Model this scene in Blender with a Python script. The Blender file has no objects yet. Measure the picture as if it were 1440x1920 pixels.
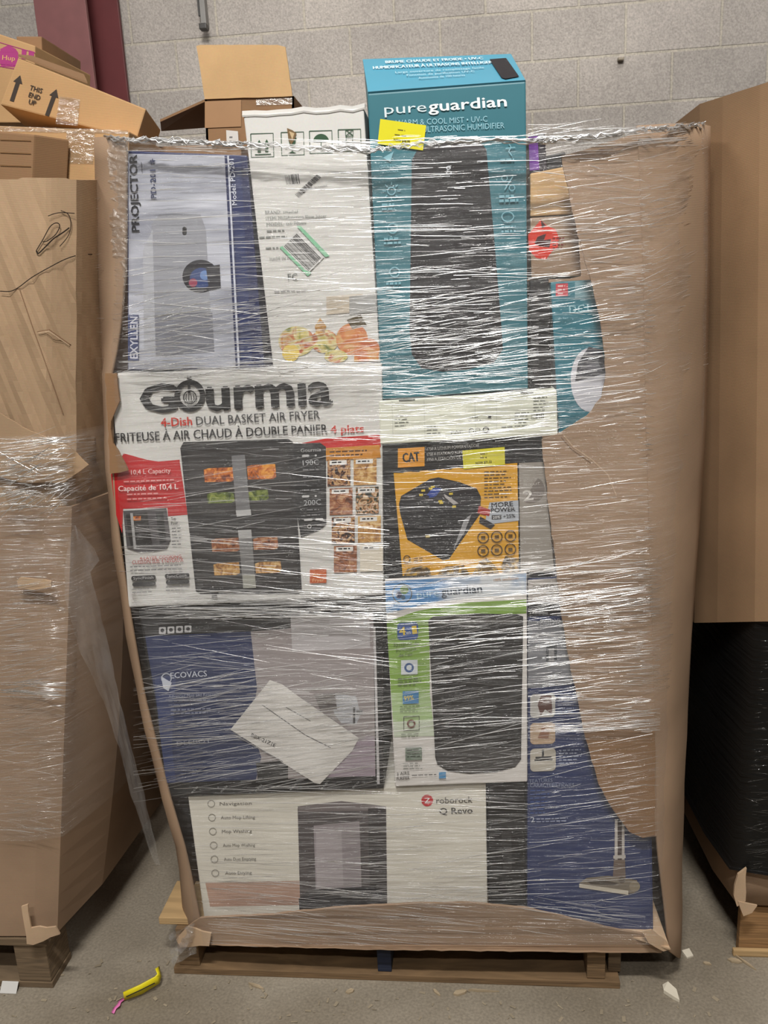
import bpy, bmesh, math, random
from mathutils import Vector, Matrix
from mathutils.geometry import tessellate_polygon
S = bpy.context.scene
COL = S.collection
# ------------------------------------------------------------------ camera, light, exposure
FPX, PITCH, YAW, ROLL = 1550.0, 13.9, 6.0, -2.8
CAMP = Vector((0, -1.57, 1.5))
RM = (Matrix.Rotation(math.radians(YAW), 3, 'Z') @ Matrix.Rotation(math.radians(90 - PITCH), 3, 'X')
      @ Matrix.Rotation(math.radians(ROLL), 3, 'Z'))
cd = bpy.data.cameras.new('camera')
cam = bpy.data.objects.new('camera', cd)
COL.objects.link(cam)
cd.sensor_fit = 'HORIZONTAL'
cd.sensor_width = 36
cd.lens = FPX * 36 / 1440
cd.clip_start = 0.02
cam.matrix_world = Matrix.Translation(CAMP) @ RM.to_4x4()
S.camera = cam
S.view_settings.view_transform = 'Standard'
S.view_settings.look = 'None'
S.view_settings.gamma = 1
S.view_settings.use_curve_mapping = False
S.view_settings.exposure = 0.03
w = bpy.data.worlds.new('world'); S.world = w
w.use_nodes = True
w.node_tree.nodes['Background'].inputs[0].default_value = (1.0, 0.93, 0.86, 1)
w.node_tree.nodes['Background'].inputs[1].default_value = 0.055

def area(name, loc, tgt, sx, sy, power, col=(1, 0.965, 0.92)):
    l = bpy.data.lights.new(name, 'AREA')
    l.shape = 'RECTANGLE'; l.size = sx; l.size_y = sy; l.energy = power; l.color = col
    o = bpy.data.objects.new(name, l); COL.objects.link(o)
    o.location = loc
    d = Vector(tgt) - Vector(loc)
    o.rotation_euler = d.to_track_quat('-Z', 'Y').to_euler()
    return o
area('unseen_overhead_lamp', (-0.15, -2.1, 4.3), (-0.1, 0, 1.1), 0.9, 0.10, 116)
area('unseen_overhead_lamp', (0.0, -3.9, 4.6), (0.0, 0, 1.1), 0.9, 0.10, 72)
area('unseen_overhead_lamp', (2.9, -1.9, 4.6), (0.2, 0, 1.1), 1.5, 0.10, 26)
area('unseen_overhead_lamp', (-3.2, -1.9, 4.6), (-0.4, 0, 1.1), 1.5, 0.10, 46)
area('unseen_overhead_lamp', (0.0, -0.5, 5.2), (0.0, 2.55, 2.5), 3.0, 0.2, 14).data.spread = math.radians(62)  # added light, kept narrow to brighten the back wall alone

def ray(px, py):
    return RM @ Vector(((px - 720) / FPX, (960 - py) / FPX, -1))
def P(px, py, Y):                      # point of the upright plane y = Y
    d = ray(px, py)
    return CAMP + d * ((Y - CAMP.y) / d.y)
def PZ(px, py, Z):                     # point of the level plane z = Z
    d = ray(px, py)
    return CAMP + d * ((Z - CAMP.z) / d.z)

# ------------------------------------------------------------------ materials
def lin(c):
    out = []
    for v in c[:3]:
        v = v / 255.0
        out.append(v / 12.92 if v <= 0.04045 else ((v + 0.055) / 1.055) ** 2.4)
    return tuple(out) + (1,)
def new_mat(name):
    m = bpy.data.materials.new(name); m.use_nodes = True
    nt = m.node_tree
    return m, nt, nt.nodes, nt.links, nt.nodes['Principled BSDF']
CACHE = {}
def ink(c, rough=0.42, spec=0.4, var=0.10, name='print'):
    """printed colour with slight procedural mottling"""
    key = (tuple(c), rough, spec, var)
    if key in CACHE: return CACHE[key]
    m, nt, N, L, b = new_mat(name)
    tc = N.new('ShaderNodeTexCoord'); nz = N.new('ShaderNodeTexNoise'); nz.inputs['Scale'].default_value = 14
    nz.inputs['Detail'].default_value = 5
    L.new(tc.outputs['Object'], nz.inputs['Vector'])
    mx = N.new('ShaderNodeMix'); mx.data_type = 'RGBA'
    base = lin(c)
    mx.inputs[6].default_value = tuple(v * (1 - var) for v in base[:3]) + (1,)
    mx.inputs[7].default_value = tuple(min(1, v * (1 + var)) for v in base[:3]) + (1,)
    L.new(nz.outputs['Fac'], mx.inputs[0]); L.new(mx.outputs[2], b.inputs['Base Color'])
    b.inputs['Roughness'].default_value = rough
    b.inputs['Specular IOR Level'].default_value = spec
    CACHE[key] = m
    return m
def kraft(name, c, flute=0.10, flute_scale=330, axis='Z', blotch=0.13, rough=0.8, bump=0.10):
    m, nt, N, L, b = new_mat(name)
    tc = N.new('ShaderNodeTexCoord')
    mp = N.new('ShaderNodeMapping'); L.new(tc.outputs['Object'], mp.inputs[0])
    nz = N.new('ShaderNodeTexNoise'); nz.inputs['Scale'].default_value = 5; nz.inputs['Detail'].default_value = 8
    L.new(mp.outputs[0], nz.inputs['Vector'])
    n2 = N.new('ShaderNodeTexNoise'); n2.inputs['Scale'].default_value = 260; n2.inputs['Detail'].default_value = 2
    L.new(mp.outputs[0], n2.inputs['Vector'])
    wv = N.new('ShaderNodeTexWave'); wv.bands_direction = axis
    wv.inputs['Scale'].default_value = flute_scale / 6.283 * 2; wv.inputs['Distortion'].default_value = 0.6
    L.new(mp.outputs[0], wv.inputs['Vector'])
    base = lin(c)
    cr = N.new('ShaderNodeValToRGB')
    cr.color_ramp.elements[0].position = 0.3; cr.color_ramp.elements[1].position = 0.7
    cr.color_ramp.elements[0].color = tuple(v * (1 - blotch) for v in base[:3]) + (1,)
    cr.color_ramp.elements[1].color = tuple(v * (1 + blotch) for v in base[:3]) + (1,)
    L.new(nz.outputs['Fac'], cr.inputs[0])
    mx = N.new('ShaderNodeMix'); mx.data_type = 'RGBA'; mx.blend_type = 'MULTIPLY'; mx.inputs[0].default_value = 0.12
    L.new(cr.outputs[0], mx.inputs[6]); L.new(n2.outputs['Color'], mx.inputs[7])
    L.new(mx.outputs[2], b.inputs['Base Color'])
    ad = N.new('ShaderNodeMath'); ad.operation = 'MULTIPLY_ADD'
    ad.inputs[1].default_value = flute; L.new(wv.outputs['Fac'], ad.inputs[0]); L.new(nz.outputs['Fac'], ad.inputs[2])
    bp = N.new('ShaderNodeBump'); bp.inputs['Strength'].default_value = bump; bp.inputs['Distance'].default_value = 0.01
    L.new(ad.outputs[0], bp.inputs['Height']); L.new(bp.outputs[0], b.inputs['Normal'])
    b.inputs['Roughness'].default_value = rough
    b.inputs['Specular IOR Level'].default_value = 0.25
    return m
K_MAIN = kraft('bin_cardboard', (160, 134, 110))
K_LEFT = kraft('left_bin_cardboard', (170, 143, 114))
K_DARK = kraft('aged_cardboard', (142, 110, 80))
K_TAN = kraft('tan_cardboard', (190, 152, 108))
K_TAN2 = kraft('light_tan_cardboard', (204, 168, 122))
K_RIGHT = kraft('right_bin_cardboard', (158, 128, 98))
K_EDGE = kraft('torn_cardboard', (196, 168, 138), blotch=0.25)
K_BLACK = kraft('black_carton', (34, 33, 34), blotch=0.2, rough=0.5)
K_WHITE = kraft('white_carton', (216, 215, 211), blotch=0.05, rough=0.5, flute=0.0, bump=0.3)
K_IN = kraft('carton_inside', (120, 92, 66))

def wood(name, c, dark=0.55):
    m, nt, N, L, b = new_mat(name)
    tc = N.new('ShaderNodeTexCoord'); mp = N.new('ShaderNodeMapping'); mp.inputs['Scale'].default_value = (3, 12, 60)
    L.new(tc.outputs['Object'], mp.inputs[0])
    nz = N.new('ShaderNodeTexNoise'); nz.inputs['Scale'].default_value = 2.2; nz.inputs['Detail'].default_value = 9
    nz.inputs['Distortion'].default_value = 1.0
    L.new(mp.outputs[0], nz.inputs['Vector'])
    base = lin(c); cr = N.new('ShaderNodeValToRGB')
    cr.color_ramp.elements[0].position = 0.32; cr.color_ramp.elements[1].position = 0.66
    cr.color_ramp.elements[0].color = tuple(v * dark for v in base[:3]) + (1,)
    cr.color_ramp.elements[1].color = base
    L.new(nz.outputs['Fac'], cr.inputs[0]); L.new(cr.outputs[0], b.inputs['Base Color'])
    bp = N.new('ShaderNodeBump'); bp.inputs['Strength'].default_value = 0.4; bp.inputs['Distance'].default_value = 0.004
    L.new(nz.outputs['Fac'], bp.inputs['Height']); L.new(bp.outputs[0], b.inputs['Normal'])
    b.inputs['Roughness'].default_value = 0.85
    return m
W_PAL = wood('pallet_wood', (132, 105, 74))
W_PALE = wood('pale_pallet_wood', (194, 162, 116), 0.75)
W_OLD = wood('old_pallet_wood', (126, 106, 82))
W_BLUE = wood('blue_painted_wood', (40, 48, 70))

def food(name, cols, scale=60):
    m, nt, N, L, b = new_mat(name)
    tc = N.new('ShaderNodeTexCoord'); v = N.new('ShaderNodeTexNoise'); v.inputs['Scale'].default_value = scale
    v.inputs['Detail'].default_value = 4; v.inputs['Distortion'].default_value = 1.5
    L.new(tc.outputs['Object'], v.inputs['Vector'])
    cr = N.new('ShaderNodeValToRGB'); e = cr.color_ramp.elements
    n = len(cols)
    for i, c in enumerate(cols):
        p = 0.34 + 0.34 * i / (n - 1)
        if i < 2: e[i].position = p if i == 0 else p
        el = e[i] if i < 2 else e.new(p)
        el.position = p; el.color = lin(c)
    L.new(v.outputs['Fac'], cr.inputs[0]); L.new(cr.outputs[0], b.inputs['Base Color'])
    b.inputs['Roughness'].default_value = 0.4
    return m
F_TOAST = food('picture_of_toast', [(110, 48, 20), (196, 104, 36), (232, 160, 70)])
F_GREEN = food('picture_of_beans', [(50, 64, 30), (104, 120, 50), (150, 160, 84)])
F_CHICK = food('picture_of_chicken', [(90, 50, 34), (156, 96, 62), (200, 156, 116)])
F_FISH = food('picture_of_fish', [(130, 84, 44), (196, 148, 84), (222, 192, 134)])
F_MIX = food('picture_of_dishes', [(30, 22, 18), (60, 34, 26), (150, 96, 60), (206, 170, 116), (120, 60, 46)], 90)
F_SAL = food('picture_of_salad', [(30, 32, 24), (60, 66, 40), (170, 110, 62), (210, 190, 156), (120, 56, 44)], 90)
F_FRUIT = food('picture_of_fruit', [(120, 130, 60), (206, 190, 110), (216, 206, 150), (196, 120, 70), (160, 70, 60)], 26)
F_FRUIT2 = food('picture_of_oranges', [(190, 90, 60), (214, 140, 84), (214, 190, 130)], 26)
F_ROCK = food('picture_of_rocks', [(40, 36, 30), (120, 96, 60), (200, 160, 70)], 60)

def plastic_film(name, haze=0.025, gloss=0.06, bump=0.9, scale=(3, 3, 90), rough=0.16, tint=(1, 1, 1), nsc=2.0):
    """clear wrinkled stretch film: see-through + a little white haze + sharp lamp reflections"""
    m, nt, N, L, b = new_mat(name)
    out = N['Material Output']; N.remove(b)
    tc = N.new('ShaderNodeTexCoord'); mp = N.new('ShaderNodeMapping'); mp.inputs['Scale'].default_value = scale
    mp.inputs['Rotation'].default_value = (0, math.radians(4), 0)
    L.new(tc.outputs['Object'], mp.inputs[0])
    nz = N.new('ShaderNodeTexNoise'); nz.inputs['Scale'].default_value = nsc; nz.inputs['Detail'].default_value = 6
    nz.inputs['Distortion'].default_value = 0.4
    L.new(mp.outputs[0], nz.inputs['Vector'])
    bp = N.new('ShaderNodeBump'); bp.inputs['Strength'].default_value = bump; bp.inputs['Distance'].default_value = 0.01
    L.new(nz.outputs['Fac'], bp.inputs['Height'])
    tr = N.new('ShaderNodeBsdfTransparent')
    df = N.new('ShaderNodeBsdfDiffuse'); df.inputs[0].default_value = tuple(tint) + (1,)
    gl = N.new('ShaderNodeBsdfGlossy'); gl.inputs['Roughness'].default_value = rough
    L.new(bp.outputs[0], gl.inputs['Normal'])
    # haze varies in patches where the film is doubled
    n2 = N.new('ShaderNodeTexNoise'); n2.inputs['Scale'].default_value = 1.2; n2.inputs['Detail'].default_value = 3
    L.new(mp.outputs[0], n2.inputs['Vector'])
    mr = N.new('ShaderNodeMapRange'); mr.inputs[1].default_value = 0.3; mr.inputs[2].default_value = 0.75
    mr.inputs[3].default_value = haze * 0.4; mr.inputs[4].default_value = haze * 1.9
    L.new(n2.outputs['Fac'], mr.inputs[0])
    m1 = N.new('ShaderNodeMixShader'); L.new(mr.outputs[0], m1.inputs[0]); L.new(tr.outputs[0], m1.inputs[1]); L.new(df.outputs[0], m1.inputs[2])
    m2 = N.new('ShaderNodeMixShader'); m2.inputs[0].default_value = gloss; L.new(m1.outputs[0], m2.inputs[1]); L.new(gl.outputs[0], m2.inputs[2])
    L.new(m2.outputs[0], out.inputs[0])
    return m
FILM = plastic_film('stretch_film')
FILM_THICK = plastic_film('doubled_stretch_film', haze=0.30, gloss=0.30, bump=1.0, scale=(8, 8, 50), nsc=3)
TAPE = plastic_film('clear_packing_tape', haze=0.06, gloss=0.28, bump=0.8, scale=(14, 14, 30), nsc=3, tint=(1, .9, .7))
def fold_mat(name, white, gloss, rough, col=(0.95, 0.95, 0.95)):
    """a crease of doubled film: part clear, part milky, shiny"""
    m, nt, N, L, b = new_mat(name); out = N['Material Output']; N.remove(b)
    tc = N.new('ShaderNodeTexCoord'); nz = N.new('ShaderNodeTexNoise'); nz.inputs['Scale'].default_value = 7
    L.new(tc.outputs['Object'], nz.inputs['Vector'])
    mr = N.new('ShaderNodeMapRange'); mr.inputs[1].default_value = 0.35; mr.inputs[2].default_value = 0.7
    mr.inputs[3].default_value = white * 0.45; mr.inputs[4].default_value = min(1, white * 1.8)
    L.new(nz.outputs['Fac'], mr.inputs[0])
    mg = N.new('ShaderNodeMapRange'); mg.inputs[1].default_value = 0.35; mg.inputs[2].default_value = 0.65
    mg.inputs[3].default_value = gloss * 0.35; mg.inputs[4].default_value = min(1, gloss * 1.8)
    L.new(nz.outputs['Fac'], mg.inputs[0])
    tr = N.new('ShaderNodeBsdfTransparent'); df = N.new('ShaderNodeBsdfDiffuse'); df.inputs[0].default_value = col + (1,)
    gl = N.new('ShaderNodeBsdfGlossy'); gl.inputs['Roughness'].default_value = rough
    m1 = N.new('ShaderNodeMixShader'); L.new(mr.outputs[0], m1.inputs[0]); L.new(tr.outputs[0], m1.inputs[1]); L.new(df.outputs[0], m1.inputs[2])
    m2 = N.new('ShaderNodeMixShader'); L.new(mg.outputs[0], m2.inputs[0]); L.new(m1.outputs[0], m2.inputs[1]); L.new(gl.outputs[0], m2.inputs[2])
    L.new(m2.outputs[0], out.inputs[0])
    return m
FOLD_B = fold_mat('film_fold_bright', 0.50, 0.50, 0.24)
FOLD_D = fold_mat('film_fold_faint', 0.06, 0.10, 0.18)
FOLD_G = fold_mat('film_fold_glint', 0.95, 0.60, 0.28)

# ------------------------------------------------------------------ mesh helpers
def link(name, me, mats, parent=None):
    o = bpy.data.objects.new(name, me)
    for m in (mats if isinstance(mats, (list, tuple)) else [mats]): me.materials.append(m)
    COL.objects.link(o)
    if parent: o.parent = parent
    return o
def mesh(name, verts, faces, mats, parent=None, smooth=False, mi=None):
    me = bpy.data.meshes.new(name)
    me.from_pydata([tuple(v) for v in verts], [], faces)
    if smooth:
        for p in me.polygons: p.use_smooth = True
    o = link(name, me, mats, parent)
    if mi:
        for p, i in zip(me.polygons, mi): p.material_index = i
    return o
def thing(name, label, cat, group=None, loc=None):
    o = bpy.data.objects.new(name, None); COL.objects.link(o)
    o.empty_display_size = 0.05
    o['label'] = label; o['category'] = cat
    if group: o['group'] = group
    o['_loc'] = 0
    del o['_loc']
    return o
def tag(o, label, cat, group=None):
    o['label'] = label; o['category'] = cat
    if group: o['group'] = group
    return o
def structure(o):
    o['kind'] = 'structure'; return o
def hexa(name, pts, mat, parent=None, bevel=0.003, crumple=0.0, seed=0, cuts=0):
    """pts: 8 corners, front tl,tr,br,bl then back tl,tr,br,bl"""
    bm = bmesh.new()
    v = [bm.verts.new(p) for p in pts]
    for f in ((0, 3, 2, 1), (4, 5, 6, 7), (0, 1, 5, 4), (3, 7, 6, 2), (0, 4, 7, 3), (1, 2, 6, 5)):
        bm.faces.new([v[i] for i in f])
    bmesh.ops.recalc_face_normals(bm, faces=bm.faces)
    if cuts:
        bmesh.ops.subdivide_edges(bm, edges=bm.edges[:], cuts=cuts, use_grid_fill=True)
        rnd = random.Random(seed)
        for q in bm.verts:
            q.co += Vector((rnd.uniform(-1, 1), rnd.uniform(0, 1), rnd.uniform(-1, 1))) * crumple
    elif bevel:
        bmesh.ops.bevel(bm, geom=bm.edges[:] , offset=bevel, segments=2, affect='EDGES', profile=0.6)
    me = bpy.data.meshes.new(name); bm.to_mesh(me); bm.free()
    return link(name, me, mat, parent)
def cuboid(name, a, b, mat, parent=None, bevel=0.002, rotz=0):
    (x0, y0, z0), (x1, y1, z1) = a, b
    pts = [(x0, y0, z1), (x1, y0, z1), (x1, y0, z0), (x0, y0, z0), (x0, y1, z1), (x1, y1, z1), (x1, y1, z0), (x0, y1, z0)]
    if rotz:
        c = Vector(((x0 + x1) / 2, (y0 + y1) / 2, 0)); r = Matrix.Rotation(rotz, 3, 'Z')
        pts = [c + r @ (Vector(p) - c) for p in pts]
    return hexa(name, pts, mat, parent, bevel)
def box_from(name, q, Y, depth, mat, parent=None, bevel=0.003, shift=(0, 0), **k):
    f = [P(x, y, Y) for x, y in q]
    e = Vector((shift[0], depth, shift[1]))
    return hexa(name, f + [p + e for p in f], mat, parent, bevel, **k)
def grid(name, rows, mat, parent=None, thick=0.0, closed=False, smooth=True, wob=0.0, seed=1):
    """rows: list of equally long point lists"""
    rnd = random.Random(seed)
    nr, nc = len(rows), len(rows[0])
    vs = [Vector(p) + Vector((0, rnd.uniform(-wob, wob), 0)) for r in rows for p in r]
    fs = []
    for i in range(nr - 1):
        for j in range(nc if closed else nc - 1):
            k = (j + 1) % nc
            fs.append((i * nc + j, (i + 1) * nc + j, (i + 1) * nc + k, i * nc + k))
    o = mesh(name, vs, fs, mat, parent, smooth)
    if thick:
        md = o.modifiers.new('board', 'SOLIDIFY'); md.thickness = thick; md.offset = 1
    return o
def ip(tab, t):
    """piecewise-linear lookup in [(key, value), ...]"""
    if t <= tab[0][0]: return tab[0][1]
    for (a, va), (b, vb) in zip(tab, tab[1:]):
        if t <= b: return va + (vb - va) * (t - a) / (b - a)
    return tab[-1][1]
def slab(name, q, Y, t, mat, parent=None, jag=0.0, seed=3, bend=None):
    """board cut to an outline, standing at y = Y with thickness t"""
    rnd = random.Random(seed)
    pts = []
    n = len(q)
    for i in range(n):
        a, b = q[i], q[(i + 1) % n]
        k = max(1, int(math.hypot(b[0] - a[0], b[1] - a[1]) / 14)) if jag else 1
        for s in range(k):
            u = s / k
            pts.append((a[0] + (b[0] - a[0]) * u + (rnd.uniform(-jag, jag) if s else 0),
                        a[1] + (b[1] - a[1]) * u + (rnd.uniform(-jag, jag) if s else 0)))
    fy = [Y + (bend(x, y) if bend else 0) for x, y in pts]
    f = [P(x, y, yy) for (x, y), yy in zip(pts, fy)]
    m = len(f)
    g = [p + Vector((0, t, 0)) for p in f]
    tri = tessellate_polygon([[Vector((x, -y, 0)) for x, y in pts]])
    faces = [tuple(r) for r in tri] + [tuple(i + m for i in reversed(r)) for r in tri]
    faces += [(i, (i + 1) % m, (i + 1) % m + m, i + m) for i in range(m)]
    return mesh(name, f + g, faces, mat, parent)

class Art:
    """ink printed on an upright carton face at y = Y; coordinates follow the photograph's pixels on that face"""
    def __init__(s, Y, e0=0.0004):
        s.Y = Y; s.e = e0; s.v = []; s.f = []; s.mi = []; s.mats = []
    def _m(s, m):
        if not isinstance(m, bpy.types.Material): m = ink(m)
        if m not in s.mats: s.mats.append(m)
        return s.mats.index(m)
    def put(s, pts, faces, m):
        s.e += 0.00008
        o = len(s.v)
        s.v += [P(x, y, s.Y - s.e) for x, y in pts]
        k = s._m(m)
        for f in faces: s.f.append(tuple(i + o for i in f)); s.mi.append(k)
    def poly(s, pts, m):
        tri = tessellate_polygon([[Vector((x, -y, 0)) for x, y in pts]])
        s.put(pts, [tuple(t) for t in tri], m)
    def rect(s, x0, y0, x1, y1, m, sl=-0.04, sv=0.0):
        """slightly sheared rectangle: sl = slope of the level edges, sv = lean of the upright ones"""
        w_ = x1 - x0; h_ = y1 - y0
        s.put([(x0, y0), (x1, y0 + sl * w_), (x1 + sv * h_, y1 + sl * w_), (x0 + sv * h_, y1)], [(0, 1, 2, 3)], m)
    def rrect(s, x0, y0, x1, y1, r, m, sl=-0.04, sv=0.0):
        pts = []
        for cx, cy, a0 in ((x1 - r, y0 + r, -90), (x1 - r, y1 - r, 0), (x0 + r, y1 - r, 90), (x0 + r, y0 + r, 180)):
            for k in range(6):
                a = math.radians(a0 + 18 * k); x = cx + r * math.cos(a); y = cy + r * math.sin(a)
                pts.append((x + sv * (y - y0), y + sl * (x - x0)))
        s.poly(pts, m)
    def disc(s, cx, cy, rx, m, ry=None, a0=0, a1=360, n=28):
        ry = ry or rx
        pts = [(cx + rx * math.cos(math.radians(a0 + (a1 - a0) * k / n)), cy + ry * math.sin(math.radians(a0 + (a1 - a0) * k / n))) for k in range(n + (a1 - a0 < 360))]
        s.poly(pts, m)
    def ring(s, cx, cy, r, wd, m, n=28, ry=None):
        ry = ry or r
        pts = []
        for k in range(n):
            a = 6.28318 * k / n
            pts += [(cx + r * math.cos(a), cy + ry * math.sin(a)), (cx + (r - wd) * math.cos(a), cy + (ry - wd) * math.sin(a))]
        s.put(pts, [(2 * k, 2 * k + 1, (2 * k + 3) % (2 * n), (2 * k + 2) % (2 * n)) for k in range(n)], m)
    def line(s, pts, wd, m):
        vs = []; n = len(pts)
        for i, (x, y) in enumerate(pts):
            a = pts[max(0, i - 1)]; b = pts[min(n - 1, i + 1)]
            dx, dy = b[0] - a[0], b[1] - a[1]; l = math.hypot(dx, dy) or 1
            vs += [(x - dy / l * wd / 2, y + dx / l * wd / 2), (x + dy / l * wd / 2, y - dx / l * wd / 2)]
        s.put(vs, [(2 * i, 2 * i + 1, 2 * i + 3, 2 * i + 2) for i in range(n - 1)], m)
    def frame(s, x0, y0, x1, y1, wd, m, sl=-0.04, sv=0.0):
        w_ = x1 - x0; h_ = y1 - y0
        s.line([(x0, y0), (x1, y0 + sl * w_), (x1 + sv * h_, y1 + sl * w_), (x0 + sv * h_, y1), (x0, y0)], wd, m)
    def text(s, t, a, b, h, m, bold=0.0, skew=None, fit=True):
        """a, b: ends of the baseline; h: capital height"""
        c = bpy.data.curves.new('t', 'FONT'); c.body = t; c.resolution_u = 2; c.fill_mode = 'FRONT'
        o = bpy.data.objects.new('t', c); COL.objects.link(o)
        dg = bpy.context.evaluated_depsgraph_get(); dg.update()
        ev = o.evaluated_get(dg); me = ev.to_mesh()
        vs = [v.co.copy() for v in me.vertices]; fs = [tuple(p.vertices) for p in me.polygons]
        ev.to_mesh_clear(); bpy.data.objects.remove(o); bpy.data.curves.remove(c)
        if not vs: return
        x0 = min(v.x for v in vs); x1 = max(v.x for v in vs); W = x1 - x0
        dx, dy = b[0] - a[0], b[1] - a[1]; l = math.hypot(dx, dy)
        ux, uy = dy / l, -dx / l
        k = h / 0.70
        pts = [(a[0] + dx * (v.x - x0) / W + ux * v.y * k, a[1] + dy * (v.x - x0) / W + uy * v.y * k) for v in vs]
        if bold:
            sh = bold * h; n_ = len(pts)
            allp = []; allf = []
            for q_, (ox, oy) in enumerate(((-1, 0), (1, 0), (0, .7), (0, -.7)) if bold > .025 else ((-1, 0), (1, 0))):
                s.put([(x + ox * sh, y + oy * sh) for x, y in pts], fs, m)
        else: s.put(pts, fs, m)
    def lines(s, x0, y0, x1, rows, gap, wd, m, sl=-0.04, seed=1):
        """lines too small to read in the photograph: rows of short dashes"""
        r = random.Random(seed)
        pts = []; fs = []
        for i in range(rows):
            x = x0; xe = x1 - r.uniform(0, 0.3) * (x1 - x0)
            while x < xe:
                l = r.uniform(4, 11); e = min(x + l, xe)
                y = y0 + i * gap + sl * (x - x0)
                n = len(pts)
                pts += [(x, y), (e, y + sl * (e - x)), (e, y + wd + sl * (e - x)), (x, y + wd)]
                fs.append((n, n + 1, n + 2, n + 3)); x = e + 2.2
        s.put(pts, fs, m)
    def bars(s, x0, y0, dx, dy, hx, hy, m, n=22, seed=2):
        """bar code running along (dx,dy), bars along (hx,hy)"""
        r = random.Random(seed); pts = []; fs = []
        for i in range(n):
            u = i / n; wd = r.choice((0.3, 0.5, 0.75)) / n; k = len(pts)
            for uu, vv in ((u, 0), (u + wd, 0), (u + wd, 1), (u, 1)):
                pts.append((x0 + dx * uu + hx * vv, y0 + dy * uu + hy * vv))
            fs.append((k, k + 1, k + 2, k + 3))
        s.put(pts, fs, m)
    def build(s, name, parent, label=None):
        o = mesh(name, s.v, s.f, s.mats, parent, mi=s.mi)
        if label: o['label'] = label
        return o
BK = (26, 26, 28); WH = (232, 232, 232)

# ------------------------------------------------------------------ setting: floor, wall
m, nt, N, L, b = new_mat('concrete_floor')
tc = N.new('ShaderNodeTexCoord'); n1 = N.new('ShaderNodeTexNoise'); n1.inputs['Scale'].default_value = 2.2; n1.inputs['Detail'].default_value = 10
n1.inputs['Distortion'].default_value = 0.6
n2 = N.new('ShaderNodeTexNoise'); n2.inputs['Scale'].default_value = 160; n2.inputs['Detail'].default_value = 4
L.new(tc.outputs['Object'], n1.inputs['Vector']); L.new(tc.outputs['Object'], n2.inputs['Vector'])
cr = N.new('ShaderNodeValToRGB'); cr.color_ramp.elements[0].position = 0.3; cr.color_ramp.elements[1].position = 0.72
cr.color_ramp.elements[0].color = lin((116, 106, 90)); cr.color_ramp.elements[1].color = lin((158, 149, 134))
L.new(n1.outputs['Fac'], cr.inputs[0])
mx = N.new('ShaderNodeMix'); mx.data_type = 'RGBA'; mx.blend_type = 'OVERLAY'; mx.inputs[0].default_value = 0.45
L.new(cr.outputs[0], mx.inputs[6]); L.new(n2.outputs['Fac'], mx.inputs[7]); L.new(mx.outputs[2], b.inputs['Base Color'])
bp = N.new('ShaderNodeBump'); bp.inputs['Strength'].default_value = 0.25; bp.inputs['Distance'].default_value = 0.004
L.new(n2.outputs['Fac'], bp.inputs['Height']); L.new(bp.outputs[0], b.inputs['Normal'])
b.inputs['Roughness'].default_value = 0.7
fl = mesh('floor', [(-5, -4, 0), (5, -4, 0), (5, 2.55, 0), (-5, 2.55, 0)], [(0, 1, 2, 3)], m); structure(fl)

m, nt, N, L, b = new_mat('concrete_block')
tc = N.new('ShaderNodeTexCoord'); mp = N.new('ShaderNodeMapping')
BX, BZ = 0.534 + .2032, 2.329
sx = N.new('ShaderNodeSeparateXYZ'); cx = N.new('ShaderNodeCombineXYZ')
L.new(tc.outputs['Object'], sx.inputs[0])
ax = N.new('ShaderNodeMath'); ax.operation = 'ADD'; ax.inputs[1].default_value = -BX + 40 * 0.4064
az = N.new('ShaderNodeMath'); az.operation = 'ADD'; az.inputs[1].default_value = -BZ + 20 * 0.2032
L.new(sx.outputs['X'], ax.inputs[0]); L.new(sx.outputs['Z'], az.inputs[0])
L.new(ax.outputs[0], cx.inputs[0]); L.new(az.outputs[0], cx.inputs[1])
br = N.new('ShaderNodeTexBrick'); br.offset = 0.5; br.inputs['Scale'].default_value = 1
br.inputs['Brick Width'].default_value = 0.4064; br.inputs['Row Height'].default_value = 0.2032
br.inputs['Mortar Size'].default_value = 0.0065; br.inputs['Mortar Smooth'].default_value = 0.35
br.inputs['Color1'].default_value = lin((178, 171, 164)); br.inputs['Color2'].default_value = lin((162, 156, 150))
br.inputs['Mortar'].default_value = lin((180, 173, 160))
L.new(cx.outputs[0], br.inputs['Vector'])
n1 = N.new('ShaderNodeTexNoise'); n1.inputs['Scale'].default_value = 130; n1.inputs['Detail'].default_value = 5
n3 = N.new('ShaderNodeTexNoise'); n3.inputs['Scale'].default_value = 3; n3.inputs['Detail'].default_value = 4
L.new(tc.outputs['Object'], n1.inputs['Vector']); L.new(tc.outputs['Object'], n3.inputs['Vector'])
mx = N.new('ShaderNodeMix'); mx.data_type = 'RGBA'; mx.blend_type = 'OVERLAY'; mx.inputs[0].default_value = 0.5
L.new(br.outputs['Color'], mx.inputs[6]); L.new(n1.outputs['Fac'], mx.inputs[7])
m3 = N.new('ShaderNodeMix'); m3.data_type = 'RGBA'; m3.blend_type = 'OVERLAY'; m3.inputs[0].default_value = 0.3
L.new(mx.outputs[2], m3.inputs[6]); L.new(n3.outputs['Fac'], m3.inputs[7]); L.new(m3.outputs[2], b.inputs['Base Color'])
sb = N.new('ShaderNodeMath'); sb.operation = 'MULTIPLY_ADD'; sb.inputs[1].default_value = -1.6
L.new(br.outputs['Fac'], sb.inputs[0]); L.new(n1.outputs['Fac'], sb.inputs[2])
bp = N.new('ShaderNodeBump'); bp.inputs['Strength'].default_value = 0.6; bp.inputs['Distance'].default_value = 0.006
L.new(sb.outputs[0], bp.inputs['Height']); L.new(bp.outputs[0], b.inputs['Normal'])
b.inputs['Roughness'].default_value = 0.9
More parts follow.
